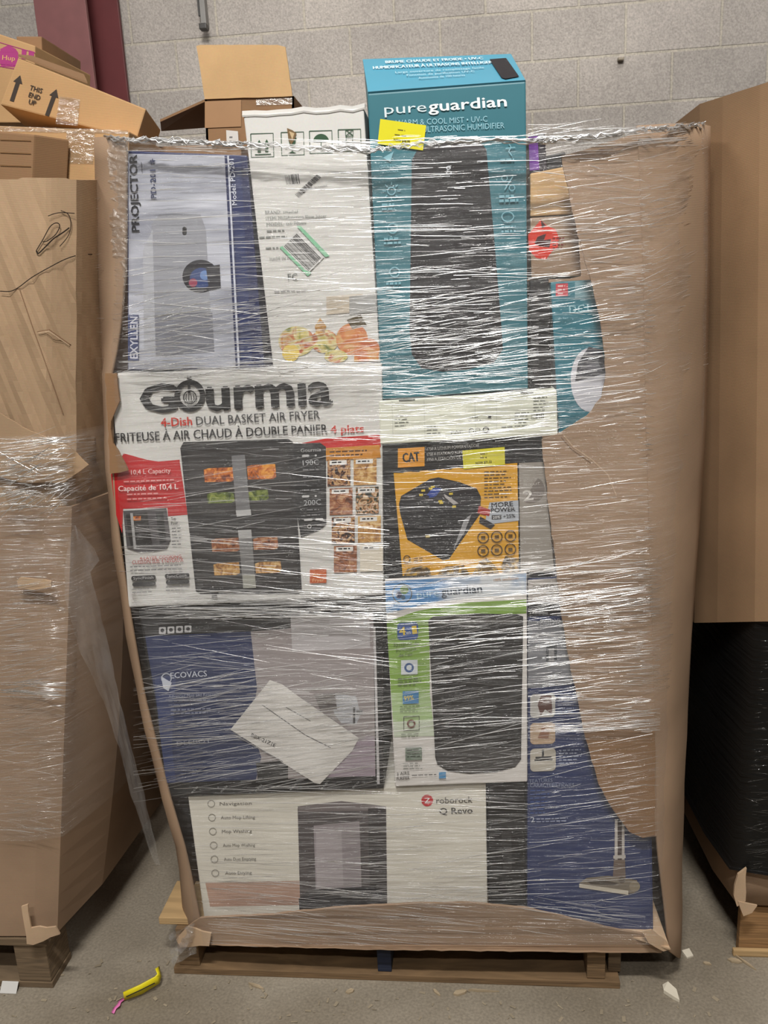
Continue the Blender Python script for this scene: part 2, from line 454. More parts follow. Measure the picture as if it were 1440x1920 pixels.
wl = mesh('wall_back', [(-5, 2.55, 0), (5, 2.55, 0), (5, 2.55, 5.6), (-5, 2.55, 5.6), (-5, 2.7, 0), (5, 2.7, 0), (5, 2.7, 5.6), (-5, 2.7, 5.6)],
          [(0, 1, 2, 3), (4, 7, 6, 5), (0, 3, 7, 4), (1, 5, 6, 2), (3, 2, 6, 7), (0, 4, 5, 1)], m); structure(wl)

# red steel column: an I-section against the wall, its face flange towards the aisle
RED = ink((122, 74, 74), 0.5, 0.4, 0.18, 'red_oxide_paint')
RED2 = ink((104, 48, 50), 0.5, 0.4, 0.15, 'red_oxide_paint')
a = P(66, 0, 2.3); c2 = P(163, 0, 2.3)
col = thing('steel_column', 'dark red painted steel column standing against the block wall', 'column')
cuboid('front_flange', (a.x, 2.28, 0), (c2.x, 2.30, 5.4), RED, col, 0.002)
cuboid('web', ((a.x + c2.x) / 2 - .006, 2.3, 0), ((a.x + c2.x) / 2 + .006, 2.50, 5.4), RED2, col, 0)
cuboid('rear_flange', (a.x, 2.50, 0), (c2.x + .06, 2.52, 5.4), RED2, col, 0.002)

# strut bracket hanging at the top of the frame
GALV = ink((120, 118, 114), 0.35, 0.6, 0.2, 'galvanised_steel')
br_ = thing('wall_bracket', 'grey galvanised strut hanging down the block wall near the top', 'bracket')
a = P(382, 48, 2.5); 
cuboid('channel', (a.x - .012, 2.50, a.z), (a.x + .012, 2.545, 3.2), GALV, br_, 0.001)
cuboid('channel_lip', (a.x - .020, 2.495, a.z + .04), (a.x - .013, 2.51, 3.2), ink((60, 58, 56), name='dark_steel'), br_, 0.001)
cuboid('bolt', (a.x - .012, 2.46, a.z - .025), (a.x + .022, 2.50, a.z + .0), ink((60, 58, 56), name='dark_steel'), br_, 0.004)
t = P(1163, 112, 2.54)
tag(cuboid('wall_anchor', (t.x - .012, 2.52, t.z - .006), (t.x + .014, 2.549, t.z + .008), ink((150, 140, 124), name='old_putty'), None, 0.004),
    'small lump of putty stuck on the block wall above the right-hand bins', 'anchor')

# ------------------------------------------------------------------ wooden pallet under the main bin
pal = thing('wooden_pallet', 'wooden pallet with a blue-painted middle stringer under the wrapped bin', 'pallet', 'pallets under the bins')
X0, X1 = -0.715, 0.312
for i, (xa, xb) in enumerate(((X0 + .012, X0 + .062), (-0.232, -0.200), (0.240, 0.280))):
    o = cuboid('stringer', (xa, 0.008, 0.018), (xb, 1.2, 0.118), W_BLUE if i == 1 else W_PAL, pal, 0.002)
    if i == 1: o['label'] = 'stringer with blue paint on its end'
o = cuboid('stringer', (0.290, 0.03, 0.018), (0.318, 1.2, 0.118), W_OLD, pal, 0.002); o['label'] = 'spare stringer nailed beside the right end'
for i in range(3):
    y = (0.0, 0.54, 1.1)[i]
    cuboid('bottom_board', (X0, y, 0.0), (X1, y + .1, 0.017), W_PAL, pal, 0.002)
for i in range(7):
    y = 0.02 + i * 0.175
    cuboid('deck_board', (X0 - (0.004 if i % 2 else 0.03), y, 0.119), (X1 + .01, y + .13, 0.137), W_PALE if i < 3 else W_PAL, pal, 0.002)

# ------------------------------------------------------------------ main cardboard bin
XIL = [(258, 240), (500, 238), (640, 226), (700, 212), (830, 214), (980, 222), (1130, 243), (1300, 272), (1490, 320), (1600, 352), (1765, 385)]
XOL = [(258, 182), (400, 186), (560, 192), (690, 197), (830, 200), (980, 213), (1130, 233), (1300, 262), (1490, 306), (1600, 338), (1765, 352)]
XIR = [(237, 1192), (500, 1203), (800, 1208), (1250, 1222), (1570, 1228), (1700, 1244), (1785, 1253)]
XOR = [(237, 1326), (500, 1325), (800, 1318), (1000, 1305), (1200, 1291), (1500, 1276), (1785, 1261)]
gb = thing('cardboard_bin', 'tall torn cardboard bulk bin in the middle, open at its front', 'bin', 'cardboard bulk bins on pallets')
rows = []
NR = 34
for i in range(NR + 1):
    t = i / NR
    yl = 258 + (1762 - 258) * t; yr = 237 + (1783 - 237) * t
    A = P(ip(XIL, yl), yl, 0.0); B = P(ip(XOL, yl), yl, 0.06)
    Cc = P(ip(XIR, yr), yr, -0.010); D = P(ip(XOR, yr), yr, 0.15)
    wv = 0.004 * math.sin(i * 1.7)
    rows.append([A, (A + B) / 2 + Vector((-.004, -.006 + wv, 0)), B, Vector((B.x - .004, .35, B.z)), Vector((B.x + .005, 1.12, B.z)),
                 Vector((B.x + .1, 1.19, B.z)), Vector((D.x - .12, 1.19, D.z)), Vector((D.x - .01, 1.1, D.z)), Vector((D.x + .005, .4, D.z)),
                 D, D * .72 + Cc * .28 + Vector((.014, -.010 + wv, 0)), D * .4 + Cc * .6 + Vector((.012, -.016 - wv, 0)), Cc])
grid('bin_wall', rows, K_MAIN, gb, thick=-0.006)
# remaining right part of the front, torn along its left edge
tq = [(1053, 292), (1120, 272), (1197, 250), (1207, 500), (1212, 800), (1226, 1250), (1232, 1568),
      (1205, 1571), (1180, 1560), (1150, 1520), (1132, 1490), (1120, 1440), (1098, 1385), (1085, 1320), (1068, 1240), (1050, 1140), (1042, 1060), (1030, 960), (1018, 860), (1016, 824),
      (1050, 812), (1100, 780), (1128, 745), (1136, 700), (1128, 620), (1112, 540), (1092, 470), (1074, 400), (1062, 340)]
slab('torn_front_panel', tq, -0.0125, 0.005, K_MAIN, gb, jag=1.6, seed=5)
slab('torn_flap', [(1094, 1368), (1228, 1372), (1228, 1566), (1205, 1571), (1180, 1560), (1148, 1515), (1122, 1470)], -0.0165, 0.003, K_DARK, gb, jag=1.2, seed=6)
bq = [(352, 1738), (375, 1722), (500, 1716), (640, 1702), (760, 1695), (880, 1693), (980, 1702), (1060, 1720), (1150, 1742), (1205, 1752), (1216, 1766), (1246, 1778), (1240, 1787), (1100, 1786), (700, 1781), (390, 1772), (360, 1770)]
slab('bottom_lip', bq, -0.030, 0.006, K_MAIN, gb, jag=1.0, seed=7, bend=lambda x, y: 0.02 * ((x - 800) / 450) ** 2)
A = Art(-0.0125); A.line([(1056, 815), (1075, 838), (1110, 862), (1140, 890), (1156, 930)], 2.2, (186, 160, 134)); A.line([(1052, 820), (1072, 843), (1108, 868)], 1.4, (112, 88, 66)); A.build('crease', gb, 'worn crease across the torn panel with painted light and shade')  # worn crease, its lit and shaded edges painted as pale and dark lines
# floor flap of the bin seen inside the lip
fa = [PZ(1150, 1748, 0.146), PZ(1256, 1781, 0.146), Vector((0.40, 0.14, 0.146)), Vector((0.20, 0.14, 0.146))]
hexa('bottom_flap', [p + Vector((0, 0, .004)) for p in fa] + [p for p in fa], K_EDGE, gb, 0)
slab('torn_scrap', [(1204, 1746), (1222, 1744), (1248, 1764), (1258, 1780), (1244, 1784), (1216, 1768)], -0.036, 0.004, K_EDGE, gb, jag=2)
slab('torn_scrap', [(197, 700), (219, 700), (224, 752), (208, 790), (212, 832), (240, 882), (206, 888), (202, 800)], -0.014, 0.005, K_DARK, gb, jag=2)
# crumpled tape down the left corner
rows = []
rr = random.Random(4)
for i in range(70):
    y = 256 + i * 5.6
    xi = ip(XIL, y); xo = ip(XOL, y) + 20 + rr.uniform(-3, 3) + max(0, (y - 430) * 0.09)
    r_ = []
    for k in range(6):
        u = k / 5; x = xo + (xi + 1 - xo) * u
        r_.append(P(x, y + rr.uniform(-1, 1), -0.016 + 0.03 * (1 - u) + rr.uniform(-.0035, .0035)))
    rows.append(r_)
o = grid('packing_tape', rows, plastic_film('crumpled_tape', haze=0.10, gloss=0.22, bump=1.0, scale=(40, 40, 60), nsc=2, tint=(1, .9, .78), rough=.2), gb, smooth=False); o['label'] = 'crumpled clear tape'

# ------------------------------------------------------------------ cartons in the bin
def carton(name, label, q, Y, depth, mat, group=None, **k):
    t = thing(name, label, 'box', group)
    box_from('carton', q, Y, depth, mat, t, **k)
    return t

# --- bottom: white carton with a dark docking station picture
t = carton('appliance_carton', 'cream carton with a dark docking station picture at the bottom of the bin', [(352, 1493), (911, 1469), (915, 1762), (388, 1762)], 0.012, 0.45, ink((222, 218, 206), .45, .4, .04, 'cream_carton'))
A = Art(0.012)
A.rect(385, 1655, 562, 1700, (186, 152, 134), -.02, .2)
A.poly([(558, 1512), (640, 1502), (724, 1512), (726, 1697), (563, 1706)], (76, 70, 72))
A.poly([(558, 1512), (640, 1502), (724, 1512), (722, 1520), (560, 1522)], (120, 112, 112))
A.poly([(588, 1548), (674, 1540), (678, 1665), (592, 1668)], (150, 142, 146))
A.poly([(592, 1560), (640, 1556), (644, 1660), (594, 1664)], (170, 162, 166))
A.poly([(690, 1516), (722, 1514), (726, 1697), (694, 1695)], (54, 50, 52))
A.poly([(560, 1685), (580, 1668), (700, 1662), (724, 1680), (724, 1712), (562, 1716)], (44, 42, 46))
for i, (w_, s_) in enumerate((('Navigation', 60), ('Auto Mop Lifting', 64), ('Mop Washing', 56), ('Auto Mop Washing', 60), ('Auto Dust Emptying', 60), ('Auto Drying', 50))):
    y = 1510 + i * 26
    A.ring(396 + i * 1.5, y - 3, 7, 1.2, (140, 136, 126)); A.text(w_, (412 + i * 2, y), (412 + i * 2 + s_, y - 1), 6, (96, 92, 86))
A.build('printed_picture', t)
A = Art(0.012, .001)
A.disc(801, 1501, 11, (196, 50, 58)); A.text('Z', (796, 1506), (806, 1506), 10, WH, .02)
A.text('roborock', (818, 1507), (886, 1505), 12, (90, 86, 80), .01)
A.text('Q Revo', (824, 1527), (886, 1525), 12, (60, 58, 54), .02)
A.build('logo', t)

# --- black carton between it and the blue one
t = carton('black_carton', 'plain black carton standing between the cream and the blue carton', [(915, 1470), (984, 1467), (986, 1762), (918, 1762)], 0.015, 0.4, K_BLACK)
A = Art(0.015); A.poly([(940, 1560), (958, 1556), (960, 1630), (944, 1632)], (46, 44, 46)); A.build('printed_picture', t)

# --- tall blue vacuum carton
t = carton('vacuum_carton', 'tall blue and grey vacuum cleaner carton at the right behind torn cardboard', [(989, 1086), (1216, 1074), (1226, 1760), (988, 1760)], 0.010, 0.22, ink((42, 56, 100), .4, .5, .12, 'blue_carton'), bevel=.006)
A = Art(0.010)
A.poly([(990, 1087), (1216, 1076), (1217, 1132), (990, 1136)], (176, 170, 164))
A.poly([(990, 1130), (1217, 1124), (1217, 1150), (990, 1156)], (30, 30, 34))
A.poly([(990, 1165), (1070, 1161), (1072, 1284), (990, 1290)], (130, 132, 138))
A.poly([(1024, 1210), (1044, 1208), (1044, 1238), (1024, 1240)], (70, 74, 80)); A.poly([(1029, 1216), (1039, 1215), (1039, 1240), (1029, 1241)], (150, 150, 152))
A.rrect(994, 1302, 1041, 1346, 8, (190, 188, 184)); A.poly([(1008, 1322), (1014, 1304), (1034, 1304), (1036, 1340), (1022, 1330), (1014, 1342)], (96, 64, 58))
A.rrect(994, 1356, 1041, 1396, 8, (186, 160, 134)); A.poly([(1008, 1384), (1018, 1360), (1030, 1372), (1028, 1386)], (150, 110, 88))
A.rrect(994, 1404, 1042, 1447, 8, (190, 184, 172)); A.rect(1016, 1406, 1020, 1420, BK); A.rect(1004, 1419, 1034, 1423, BK); A.rect(1002, 1424, 1036, 1427, BK)
A.lines(1048, 1406, 1092, 5, 6, 2.4, (150, 160, 186), seed=4)
A.lines(1046, 1300, 1076, 6, 7, 2.4, (130, 140, 170), seed=5)
A.lines(994, 1482, 1030, 7, 7, 2, (70, 92, 150), seed=6)
A.build('printed_panel', t)
A = Art(0.010, .0012)
A.text('ROSSO', (1000, 1108), (1040, 1105), 10, (110, 104, 98), .01)
A.text('BODYHEAD', (1014, 1174), (1080, 1171), 13, (168, 170, 176), .01)
A.text('FEATURES', (994, 1468), (1036, 1466), 7, (140, 150, 178)); A.text('CARACTERISTIQUES', (994, 1476), (1076, 1475), 7, (140, 150, 178))
A.text('2', (996, 1542), (1003, 1541), 10, (190, 196, 210), .02); A.lines(1006, 1535, 1074, 2, 5, 2, (150, 160, 190), seed=9)
A.build('printed_text', t)
A = Art(0.010, .0020)
A.poly([(1153, 1536), (1160, 1536), (1161, 1640), (1152, 1640)], (196, 190, 184)); A.poly([(1165, 1536), (1171, 1536), (1171, 1640), (1164, 1640)], (188, 182, 176))
A.rect(1158, 1536, 1166, 1640, (70, 58, 56)); A.rect(1150, 1604, 1173, 1610, (190, 186, 180))
A.poly([(1151, 1612), (1172, 1612), (1173, 1648), (1149, 1646)], (110, 94, 84))
A.poly([(1086, 1656), (1100, 1646), (1140, 1642), (1194, 1650), (1198, 1662), (1190, 1674), (1176, 1676)], (122, 112, 98))
A.poly([(1086, 1657), (1086, 1664), (1178, 1678), (1178, 1670)], (202, 194, 178))
A.poly([(1100, 1652), (1130, 1650), (1160, 1656), (1150, 1660), (1108, 1658)], (74, 66, 58))
A.disc(1190, 1662, 10, (140, 130, 112)); A.disc(1166, 1650, 6, (90, 80, 70))
A.build('product_picture', t, 'floor brush and double pole')

# --- dark carton with white shipping label
t = carton('robot_carton', 'dark blue and grey carton with a crooked white shipping label', [(259, 1142), (719, 1121), (719, 1479), (318, 1493)], 0.0, 0.42, K_BLACK, cuts=0)
A = Art(0.0)
A.poly([(264, 1158), (700, 1142), (704, 1168), (274, 1194)], (52, 52, 54))
A.poly([(272, 1193), (470, 1184), (482, 1290), (470, 1360), (490, 1420), (480, 1462), (312, 1468), (306, 1400), (290, 1300)], (46, 56, 92))
A.poly([(290, 1270), (330, 1262), (322, 1400), (330, 1466), (312, 1468), (300, 1380)], (58, 70, 112))
A.poly([(470, 1184), (545, 1178), (545, 1156), (700, 1150), (704, 1455), (480, 1462), (490, 1420), (470, 1360), (482, 1290)], (156, 148, 148))
A.poly([(545, 1156), (692, 1150), (694, 1215), (548, 1222)], (186, 182, 184))
A.poly([(614, 1308), (630, 1300), (668, 1306), (676, 1340), (668, 1358), (640, 1356), (628, 1340)], (190, 192, 198))
A.poly([(590, 1304), (628, 1300), (632, 1330), (600, 1332)], (110, 104, 104)); A.rect(662, 1326, 666, 1358, (90, 90, 92)); A.rect(668, 1332, 680, 1340, (120, 120, 122))
A.poly([(560, 1430), (690, 1380), (702, 1380), (704, 1455), (580, 1458)], (160, 146, 158))
A.poly([(480, 1430), (540, 1424), (540, 1468), (484, 1470)], (40, 40, 42))
A.poly([(700, 1176), (704, 1176), (712, 1470), (707, 1470)], (196, 194, 196))
for i, x in enumerate((360, 415, 480, 545, 603, 662)): A.text('eco', (x, 1488 - (x - 360) * .03), (x + 12, 1476 - (x - 360) * .03), 5, (160, 160, 160))
A.build('printed_picture', t)
A = Art(0.0, .0022)
A.text('ECOVACS', (320, 1272), (388, 1268), 11, (200, 206, 220), .02)
A.ring(312, 1272, 10, 2, (180, 186, 200)); A.poly([(302, 1268), (322, 1280), (316, 1296), (306, 1290)], (200, 206, 220))
A.text('Advanced Mop and Research', (316, 1309), (410, 1304), 6, (150, 156, 176))
A.lines(316, 1314, 402, 2, 7, 2.4, (110, 118, 146), seed=3); A.lines(320, 1330, 400, 2, 7, 3, (130, 136, 160), seed=8)
A.text('DEEBOT', (332, 1398), (396, 1392), 8, (150, 156, 176), .01); A.lines(340, 1444, 380, 2, 6, 2, (110, 118, 146), seed=2)
for i in range(4):
    A.rrect(298 + i * 16, 1176 - i, 311 + i * 16, 1189 - i, 2, (196, 196, 198), -.03)
    A.disc(304.5 + i * 16, 1182 - i, 3.6, (60, 60, 64))
A.build('printed_text', t)
A = Art(0.0, .0032)
A.poly([(506, 1275), (529, 1283), (560, 1306), (673, 1384), (660, 1408), (600, 1470), (590, 1468), (432, 1368)], (222, 219, 214)); sl_ = A.build('shipping_label', t, 'white shipping label stuck on askew'); A = Art(0.0, .0036)
A.line([(492, 1322), (572, 1378), (620, 1402)], 1.4, (90, 90, 92)); A.line([(536, 1326), (582, 1352)], 1.2, (120, 120, 122))
A.text('BBX-21Z1E', (470, 1381), (515, 1401), 7, (56, 56, 58), .02); A.line([(440, 1378), (530, 1428)], 1.6, (140, 138, 140))
A.build('printed_text', sl_, 'black print on the label')

# --- air fryer carton
t = carton('air_fryer_carton', 'white and red air fryer carton with big black lettering', [(207, 701), (716, 681), (719, 1116), (241, 1139)], -0.002, 0.42, K_WHITE)
Y = -0.002
A = Art(Y)
A.poly([(232, 850), (250, 858), (300, 866), (337, 866), (352, 965), (315, 968), (314, 952), (231, 954), (229, 1000), (216, 960), (208, 890)], (190, 44, 46))
A.poly([(232, 850), (290, 866), (337, 862), (337, 868), (300, 870), (250, 862)], (190, 44, 46))
A.build('red_banner', t)
A = Art(Y); A.poly([(545, 835), (612, 822), (712, 815), (714, 838), (612, 846), (545, 850)], (196, 46, 44)); A.build('red_banner', t)
A = Art(Y, .0012)
A.poly([(338, 840), (344, 829), (540, 823), (549, 828), (566, 1108), (560, 1114), (376, 1114), (367, 1108)], (48, 47, 48))
A.poly([(549, 832), (600, 830), (611, 838), (612, 984), (600, 994), (564, 1008), (556, 960)], (42, 42, 44))
A.poly([(352, 846), (540, 838), (546, 960), (360, 966)], (58, 56, 56)); A.poly([(362, 1000), (552, 992), (558, 1096), (370, 1102)], (58, 56, 56))
for (x0, y0, x1, y1, mm) in ((382, 878, 440, 903, F_TOAST), (463, 872, 518, 898, F_TOAST), (388, 924, 440, 943, F_GREEN), (466, 920, 504, 938, F_GREEN),
                             (396, 1010, 450, 1034, F_CHICK), (474, 1008, 522, 1030, F_CHICK), (400, 1056, 450, 1078, F_FISH), (478, 1054, 528, 1074, F_FISH)):
    A.poly([(x0, y0 + 3), (x0 + 8, y0), (x1 - 2, y0 - 2), (x1, y1 - 4), (x1 - 6, y1), (x0 + 2, y1 + 1)], mm)
A.poly([(434, 855), (459, 853), (470, 966), (444, 969)], (120, 120, 122)); A.poly([(442, 957), (470, 955), (471, 966), (444, 969)], (184, 184, 184))
A.poly([(446, 994), (471, 993), (480, 1102), (456, 1103)], (124, 124, 124)); A.poly([(446, 994), (471, 993), (472, 1008), (448, 1009)], (176, 176, 176)); A.poly([(455, 1078), (478, 1077), (480, 1102), (456, 1103)], (160, 160, 150))
A.text('Gourmia', (564, 848), (602, 846), 7, (170, 170, 170), .02)
A.text('190C', (568, 873), (598, 871), 10, (176, 178, 180)); A.text('200C', (570, 948), (602, 946), 10, (176, 178, 180))
for y_ in (853, 929): A.rrect(566, y_, 580, y_ + 4, 2, (190, 190, 190)); A.disc(592, y_ + 1, 2, (190, 190, 190))
A.lines(568, 880, 600, 2, 14, 2, (130, 130, 132), seed=1); A.lines(570, 918, 600, 1, 8, 2, (130, 130, 132)); A.lines(576, 955, 600, 2, 10, 2, (130, 130, 132), seed=8)
A.rrect(570, 973, 586, 977, 2, (190, 190, 190)); A.rrect(591, 972, 606, 976, 2, (190, 190, 190)); A.ring(580, 987, 4, 1.4, (190, 190, 190)); A.lines(594, 984, 602, 1, 4, 2, (150, 150, 150))
A.rect(397, 1116, 407, 1121, BK); A.rect(528, 1108, 540, 1112, BK)
A.build('product_picture', t, 'black oven with two windows')
A = Art(Y, .0012)
A.poly([(610, 840), (712, 834), (714, 858), (612, 864)], (204, 136, 40)); A.lines(618, 846, 704, 2, 7, 3, (96, 60, 20), seed=5)
for r_ in range(4):
    for c_ in range(2):
        x0 = 614 + c_ * 49 + r_ * 4.0; y0 = 862 + r_ * 54 - c_ * 2
        A.rect(x0, y0, x0 + 43, y0 + 50, (F_MIX, F_SAL, F_CHICK, F_FISH)[(r_ * 2 + c_ * 3) % 4] if (r_, c_) != (3, 1) else ink((220, 212, 196)))
        A.rect(x0 + 4, y0 + 2, x0 + 36, y0 + 10, (226, 224, 220)); A.lines(x0 + 8, y0 + 4, x0 + 32, 1, 4, 2.6, BK, seed=r_ + 7 * c_)
A.rect(581, 1068, 612, 1094, (196, 96, 50)); A.text('Air', (586, 1081), (602, 1080), 6, (240, 190, 140)); A.text('Fryer', (586, 1091), (608, 1090), 6, (240, 190, 140))
A.build('food_pictures', t, 'grid of eight food pictures')
A = Art(Y, .0024)
A.poly([(231, 958), (312, 953), (320, 1012), (312, 1030), (290, 1034), (262, 1036), (238, 1028)], (82, 80, 82))
A.poly([(236, 964), (276, 961), (280, 990), (240, 994)], (48, 46, 46)); A.rect(250, 968, 264, 976, F_TOAST); A.rect(256, 1012, 274, 1022, F_FISH)
A.poly([(240, 1000), (282, 996), (286, 1024), (246, 1028)], (44, 42, 42)); A.poly([(292, 962), (306, 960), (312, 1016), (300, 1020)], (50, 50, 52)); A.rect(244, 962, 249, 1030, (170, 170, 170), sv=.1)
A.build('small_product_picture', t)
A = Art(Y, .0030)
# bold wordmark
A.text('G', (266, 772), (330, 770), 50, BK, .075); A.ring(356, 742, 29, 10, BK, ry=30); A.ring(356, 745, 13, 2, BK); A.rect(352, 706, 357, 738, BK, sl=0); A.disc(354.5, 708, 4.5, BK)
for k in (-6, -2, 2, 6): A.line([(356 + k, 738), (356 + k * 1.3, 748), (356 + k * .5, 756)], 1.4, BK)
A.text('urmıa', (390, 769), (621, 758), 64, BK, .05)
A.build('logo', t)
A = Art(Y, .0030)
A.text('4-Dish', (302, 800), (360, 797), 16, (200, 60, 48), .03); A.text('DUAL BASKET AIR FRYER', (368, 797), (600, 785), 16, (60, 60, 62), .01)
A.text('FRITEUSE À AIR CHAUD À DOUBLE PANIER', (217, 829), (614, 812), 17, (40, 40, 42), .02); A.text('4 plats', (620, 812), (682, 810), 14, (200, 60, 48), .03)
A.text('10,4 L Capacity', (246, 890), (320, 886), 9, (226, 190, 186), .01)
A.text('Capacité de 10,4 L', (222, 921), (334, 917), 10, (236, 220, 216), .02); A.lines(232, 902, 330, 1, 6, 2.4, (220, 150, 146), seed=1); A.lines(238, 926, 320, 2, 9, 2.4, (220, 150, 146), seed=2)
A.text('Top', (321, 976), (330, 975), 6, BK, .02); A.text('Pour', (321, 984), (334, 983), 6, BK, .02); A.lines(322, 990, 340, 6, 6, 1.8, (110, 110, 110), seed=3)
A.text('4-LAYER COOKING', (262, 1050), (340, 1046), 6, (180, 60, 56), .01); A.text('CUISSON SUR 4 NIVEAUX', (248, 1058), (344, 1053), 7, (180, 60, 56), .01)
A.lines(244, 1062, 346, 2, 7, 2, (130, 130, 132), seed=4)
for x0, y0, s_ in ((246, 1080, 'SyncFinish'), (309, 1076, 'SyncCook')):
    A.rrect(x0, y0, x0 + 46, y0 + 9, 4, (60, 60, 62)); A.rrect(x0 + 2, y0 + 12, x0 + 46, y0 + 20, 4, (60, 60, 62)); A.text(s_, (x0 + 4, y0 + 7), (x0 + 42, y0 + 5), 5, (200, 200, 200))
    A.lines(x0 + 2, y0 + 24, x0 + 46, 2, 6, 1.8, (140, 140, 142), seed=x0)
A.build('printed_text', t)

# --- projector carton
t = carton('projector_carton', 'silver and blue projector carton standing on end at the top left', [(238, 282), (463, 291), (496, 692), (239, 695)], 0.0, 0.16, ink((30, 40, 84), .35, .5, .1, 'navy_carton'))
A = Art(0.0)
m, nt, N, L, b = new_mat('silver_brushed_print')
tc = N.new('ShaderNodeTexCoord'); mp = N.new('ShaderNodeMapping'); mp.inputs['Scale'].default_value = (2, 2, 14); nz = N.new('ShaderNodeTexNoise'); nz.inputs['Scale'].default_value = 2
L.new(tc.outputs['Object'], mp.inputs[0]); L.new(mp.outputs[0], nz.inputs['Vector']); cr = N.new('ShaderNodeValToRGB')
cr.color_ramp.elements[0].position = .35; cr.color_ramp.elements[1].position = .65
cr.color_ramp.elements[0].color = lin((146, 149, 162)); cr.color_ramp.elements[1].color = lin((200, 203, 214)); L.new(nz.outputs['Fac'], cr.inputs[0]); L.new(cr.outputs[0], b.inputs['Base Color']); b.inputs['Roughness'].default_value = .35
A.poly([(241, 288), (421, 292), (442, 690), (241, 692)], m)
A.poly([(426, 292), (429, 292), (450, 690), (446, 690)], (200, 204, 216)); A.poly([(432, 292), (451, 293), (474, 690), (453, 690)], (38, 50, 96))
A.poly([(284, 420), (300, 402), (376, 402), (386, 430), (398, 640), (290, 650)], (150, 152, 160)); A.poly([(268, 470), (286, 430), (292, 660), (270, 660)], (176, 178, 186))
A.poly([(290, 590), (398, 585), (402, 660), (292, 668)], (124, 126, 136)); A.rrect(342, 425, 350, 441, 4, (30, 30, 32), 0)
A.disc(376, 518, 34, (40, 40, 46), ry=31); A.disc(378, 521, 22, (50, 70, 120), ry=19); A.disc(362, 530, 8, (150, 70, 90)); A.disc(384, 516, 9, (110, 140, 190)); A.poly([(386, 500), (412, 496), (414, 540), (392, 545)], (50, 50, 56))
A.build('product_picture', t)
A = Art(0.0, .0022)
A.text('PROJECTOR', (261, 434), (256, 290), 14, (24, 26, 34), .04)
A.text('PD-201', (293, 372), (291, 318), 10, (36, 46, 84), .03); A.text('★', (291, 308), (290, 298), 12, (36, 46, 84)); 
st = []
for k in range(10):
    a_ = math.radians(-90 + 36 * k); rr_ = 6.5 if k % 2 == 0 else 2.8; st.append((286 + rr_ * math.cos(a_), 303 + rr_ * math.sin(a_)))
A.poly(st, (36, 46, 84))
A.text('Model: PD-201', (444, 384), (438, 298), 9, (210, 214, 226), .02); A.line([(266, 322), (265, 304)], 1.2, (60, 60, 70))
A.rect(240, 590, 260, 676, (60, 70, 110), 0); A.text('EXYLLEN', (258, 672), (258, 594), 14, (206, 208, 220), .03)
A.build('printed_text', t)

# --- white juicer carton, leaning
t = carton('juicer_carton', 'worn white carton with green handling symbols leaning beside the projector carton', [(456, 214), (682, 202), (713, 679), (512, 689)], 0.004, 0.26, K_WHITE)
A = Art(0.004)
G = (70, 92, 76); Gd = (56, 84, 62)
for i, x in enumerate((470, 527, 580, 634)):
    y = 251 - i * 2.6
    A.frame(x, y, x + 42, y + 44 - i, 1.8, G, -.03, .03)
A.poly([(486, 262), (492, 273), (489, 273), (489, 286), (483, 286), (483, 273), (480, 273)], Gd); A.poly([(500, 261), (506, 272), (503, 272), (503, 285), (497, 285), (497, 272), (494, 272)], Gd); A.rect(478, 289, 508, 291, Gd)
A.poly([(540, 258), (556, 258), (552, 276), (549, 276), (549, 284), (556, 287), (540, 287), (547, 284), (547, 276), (544, 276)], Gd)
A.disc(602, 266, 15, Gd, ry=15, a0=180, a1=360); A.rect(601, 266, 603, 284, Gd); A.rect(601, 282, 608, 284, Gd)
A.frame(648, 243, 662, 255, 1.5, Gd); A.line([(648, 243), (662, 254)], 1.5, Gd); A.line([(662, 243), (648, 255)], 1.5, Gd); A.frame(649, 257, 661, 268, 1.5, Gd); A.rect(649, 272, 662, 282, Gd)
A.poly([(538, 240), (548, 244), (556, 250), (552, 262), (546, 272), (541, 262)], (120, 96, 66)); A.poly([(542, 246), (552, 250), (548, 262)], (196, 172, 134))
A.build('handling_symbols', t)
A = Art(0.004, .0012)
A.bars(534, 328, 26, -2, 3, 18, BK, 12); A.bars(553, 364, 42, -38, 8, 6, BK, 24); A.text('AB130700009', (578, 356), (614, 350), 4, (90, 90, 90))
for i, s_ in enumerate(('BRAND: amzchef', 'ITEM: Multifunction Slow Juicer', 'MODEL: GS-78060', '')):
    if s_: A.text(s_, (497 + i * 1.5, 401 + i * 11.5), (497 + i * 1.5 + (62, 114, 74)[i], 399 + i * 11.5 - (0, 3, 2)[i]), 6, (120, 126, 122))
for i, (x0, x1, y_) in enumerate(((500, 544, 432), (486, 540, 444), (498, 542, 464))): A.lines(x0, y_, x1, 1, 5, 2.6, (130, 134, 130), seed=i)
A.text('MADE IN CHINA', (506, 489), (562, 485), 6, (126, 130, 126)); A.text('FC', (540, 526), (558, 525), 13, (96, 100, 98), .01); A.lines(514, 546, 580, 1, 5, 2, (140, 140, 140))
A.build('printed_text', t)
A = Art(0.004, .0020)
A.poly([(556, 424), (564, 424), (618, 480), (610, 482)], (132, 194, 156)); A.poly([(524, 464), (532, 460), (584, 512), (577, 518)], (132, 194, 156))
A.poly([(556, 432), (560, 434), (608, 482), (580, 510), (572, 506), (530, 462)], (206, 206, 204)); A.bars(556, 438, -24, 24, 46, 46, BK, 22, 5)
A.build('barcode_sticker', t, 'green-edged bar code sticker')
A = Art(0.004, .0012)
A.rect(612, 556, 680, 590, (196, 184, 166), -.08); A.rect(655, 556, 706, 590, (160, 160, 158), -.1)
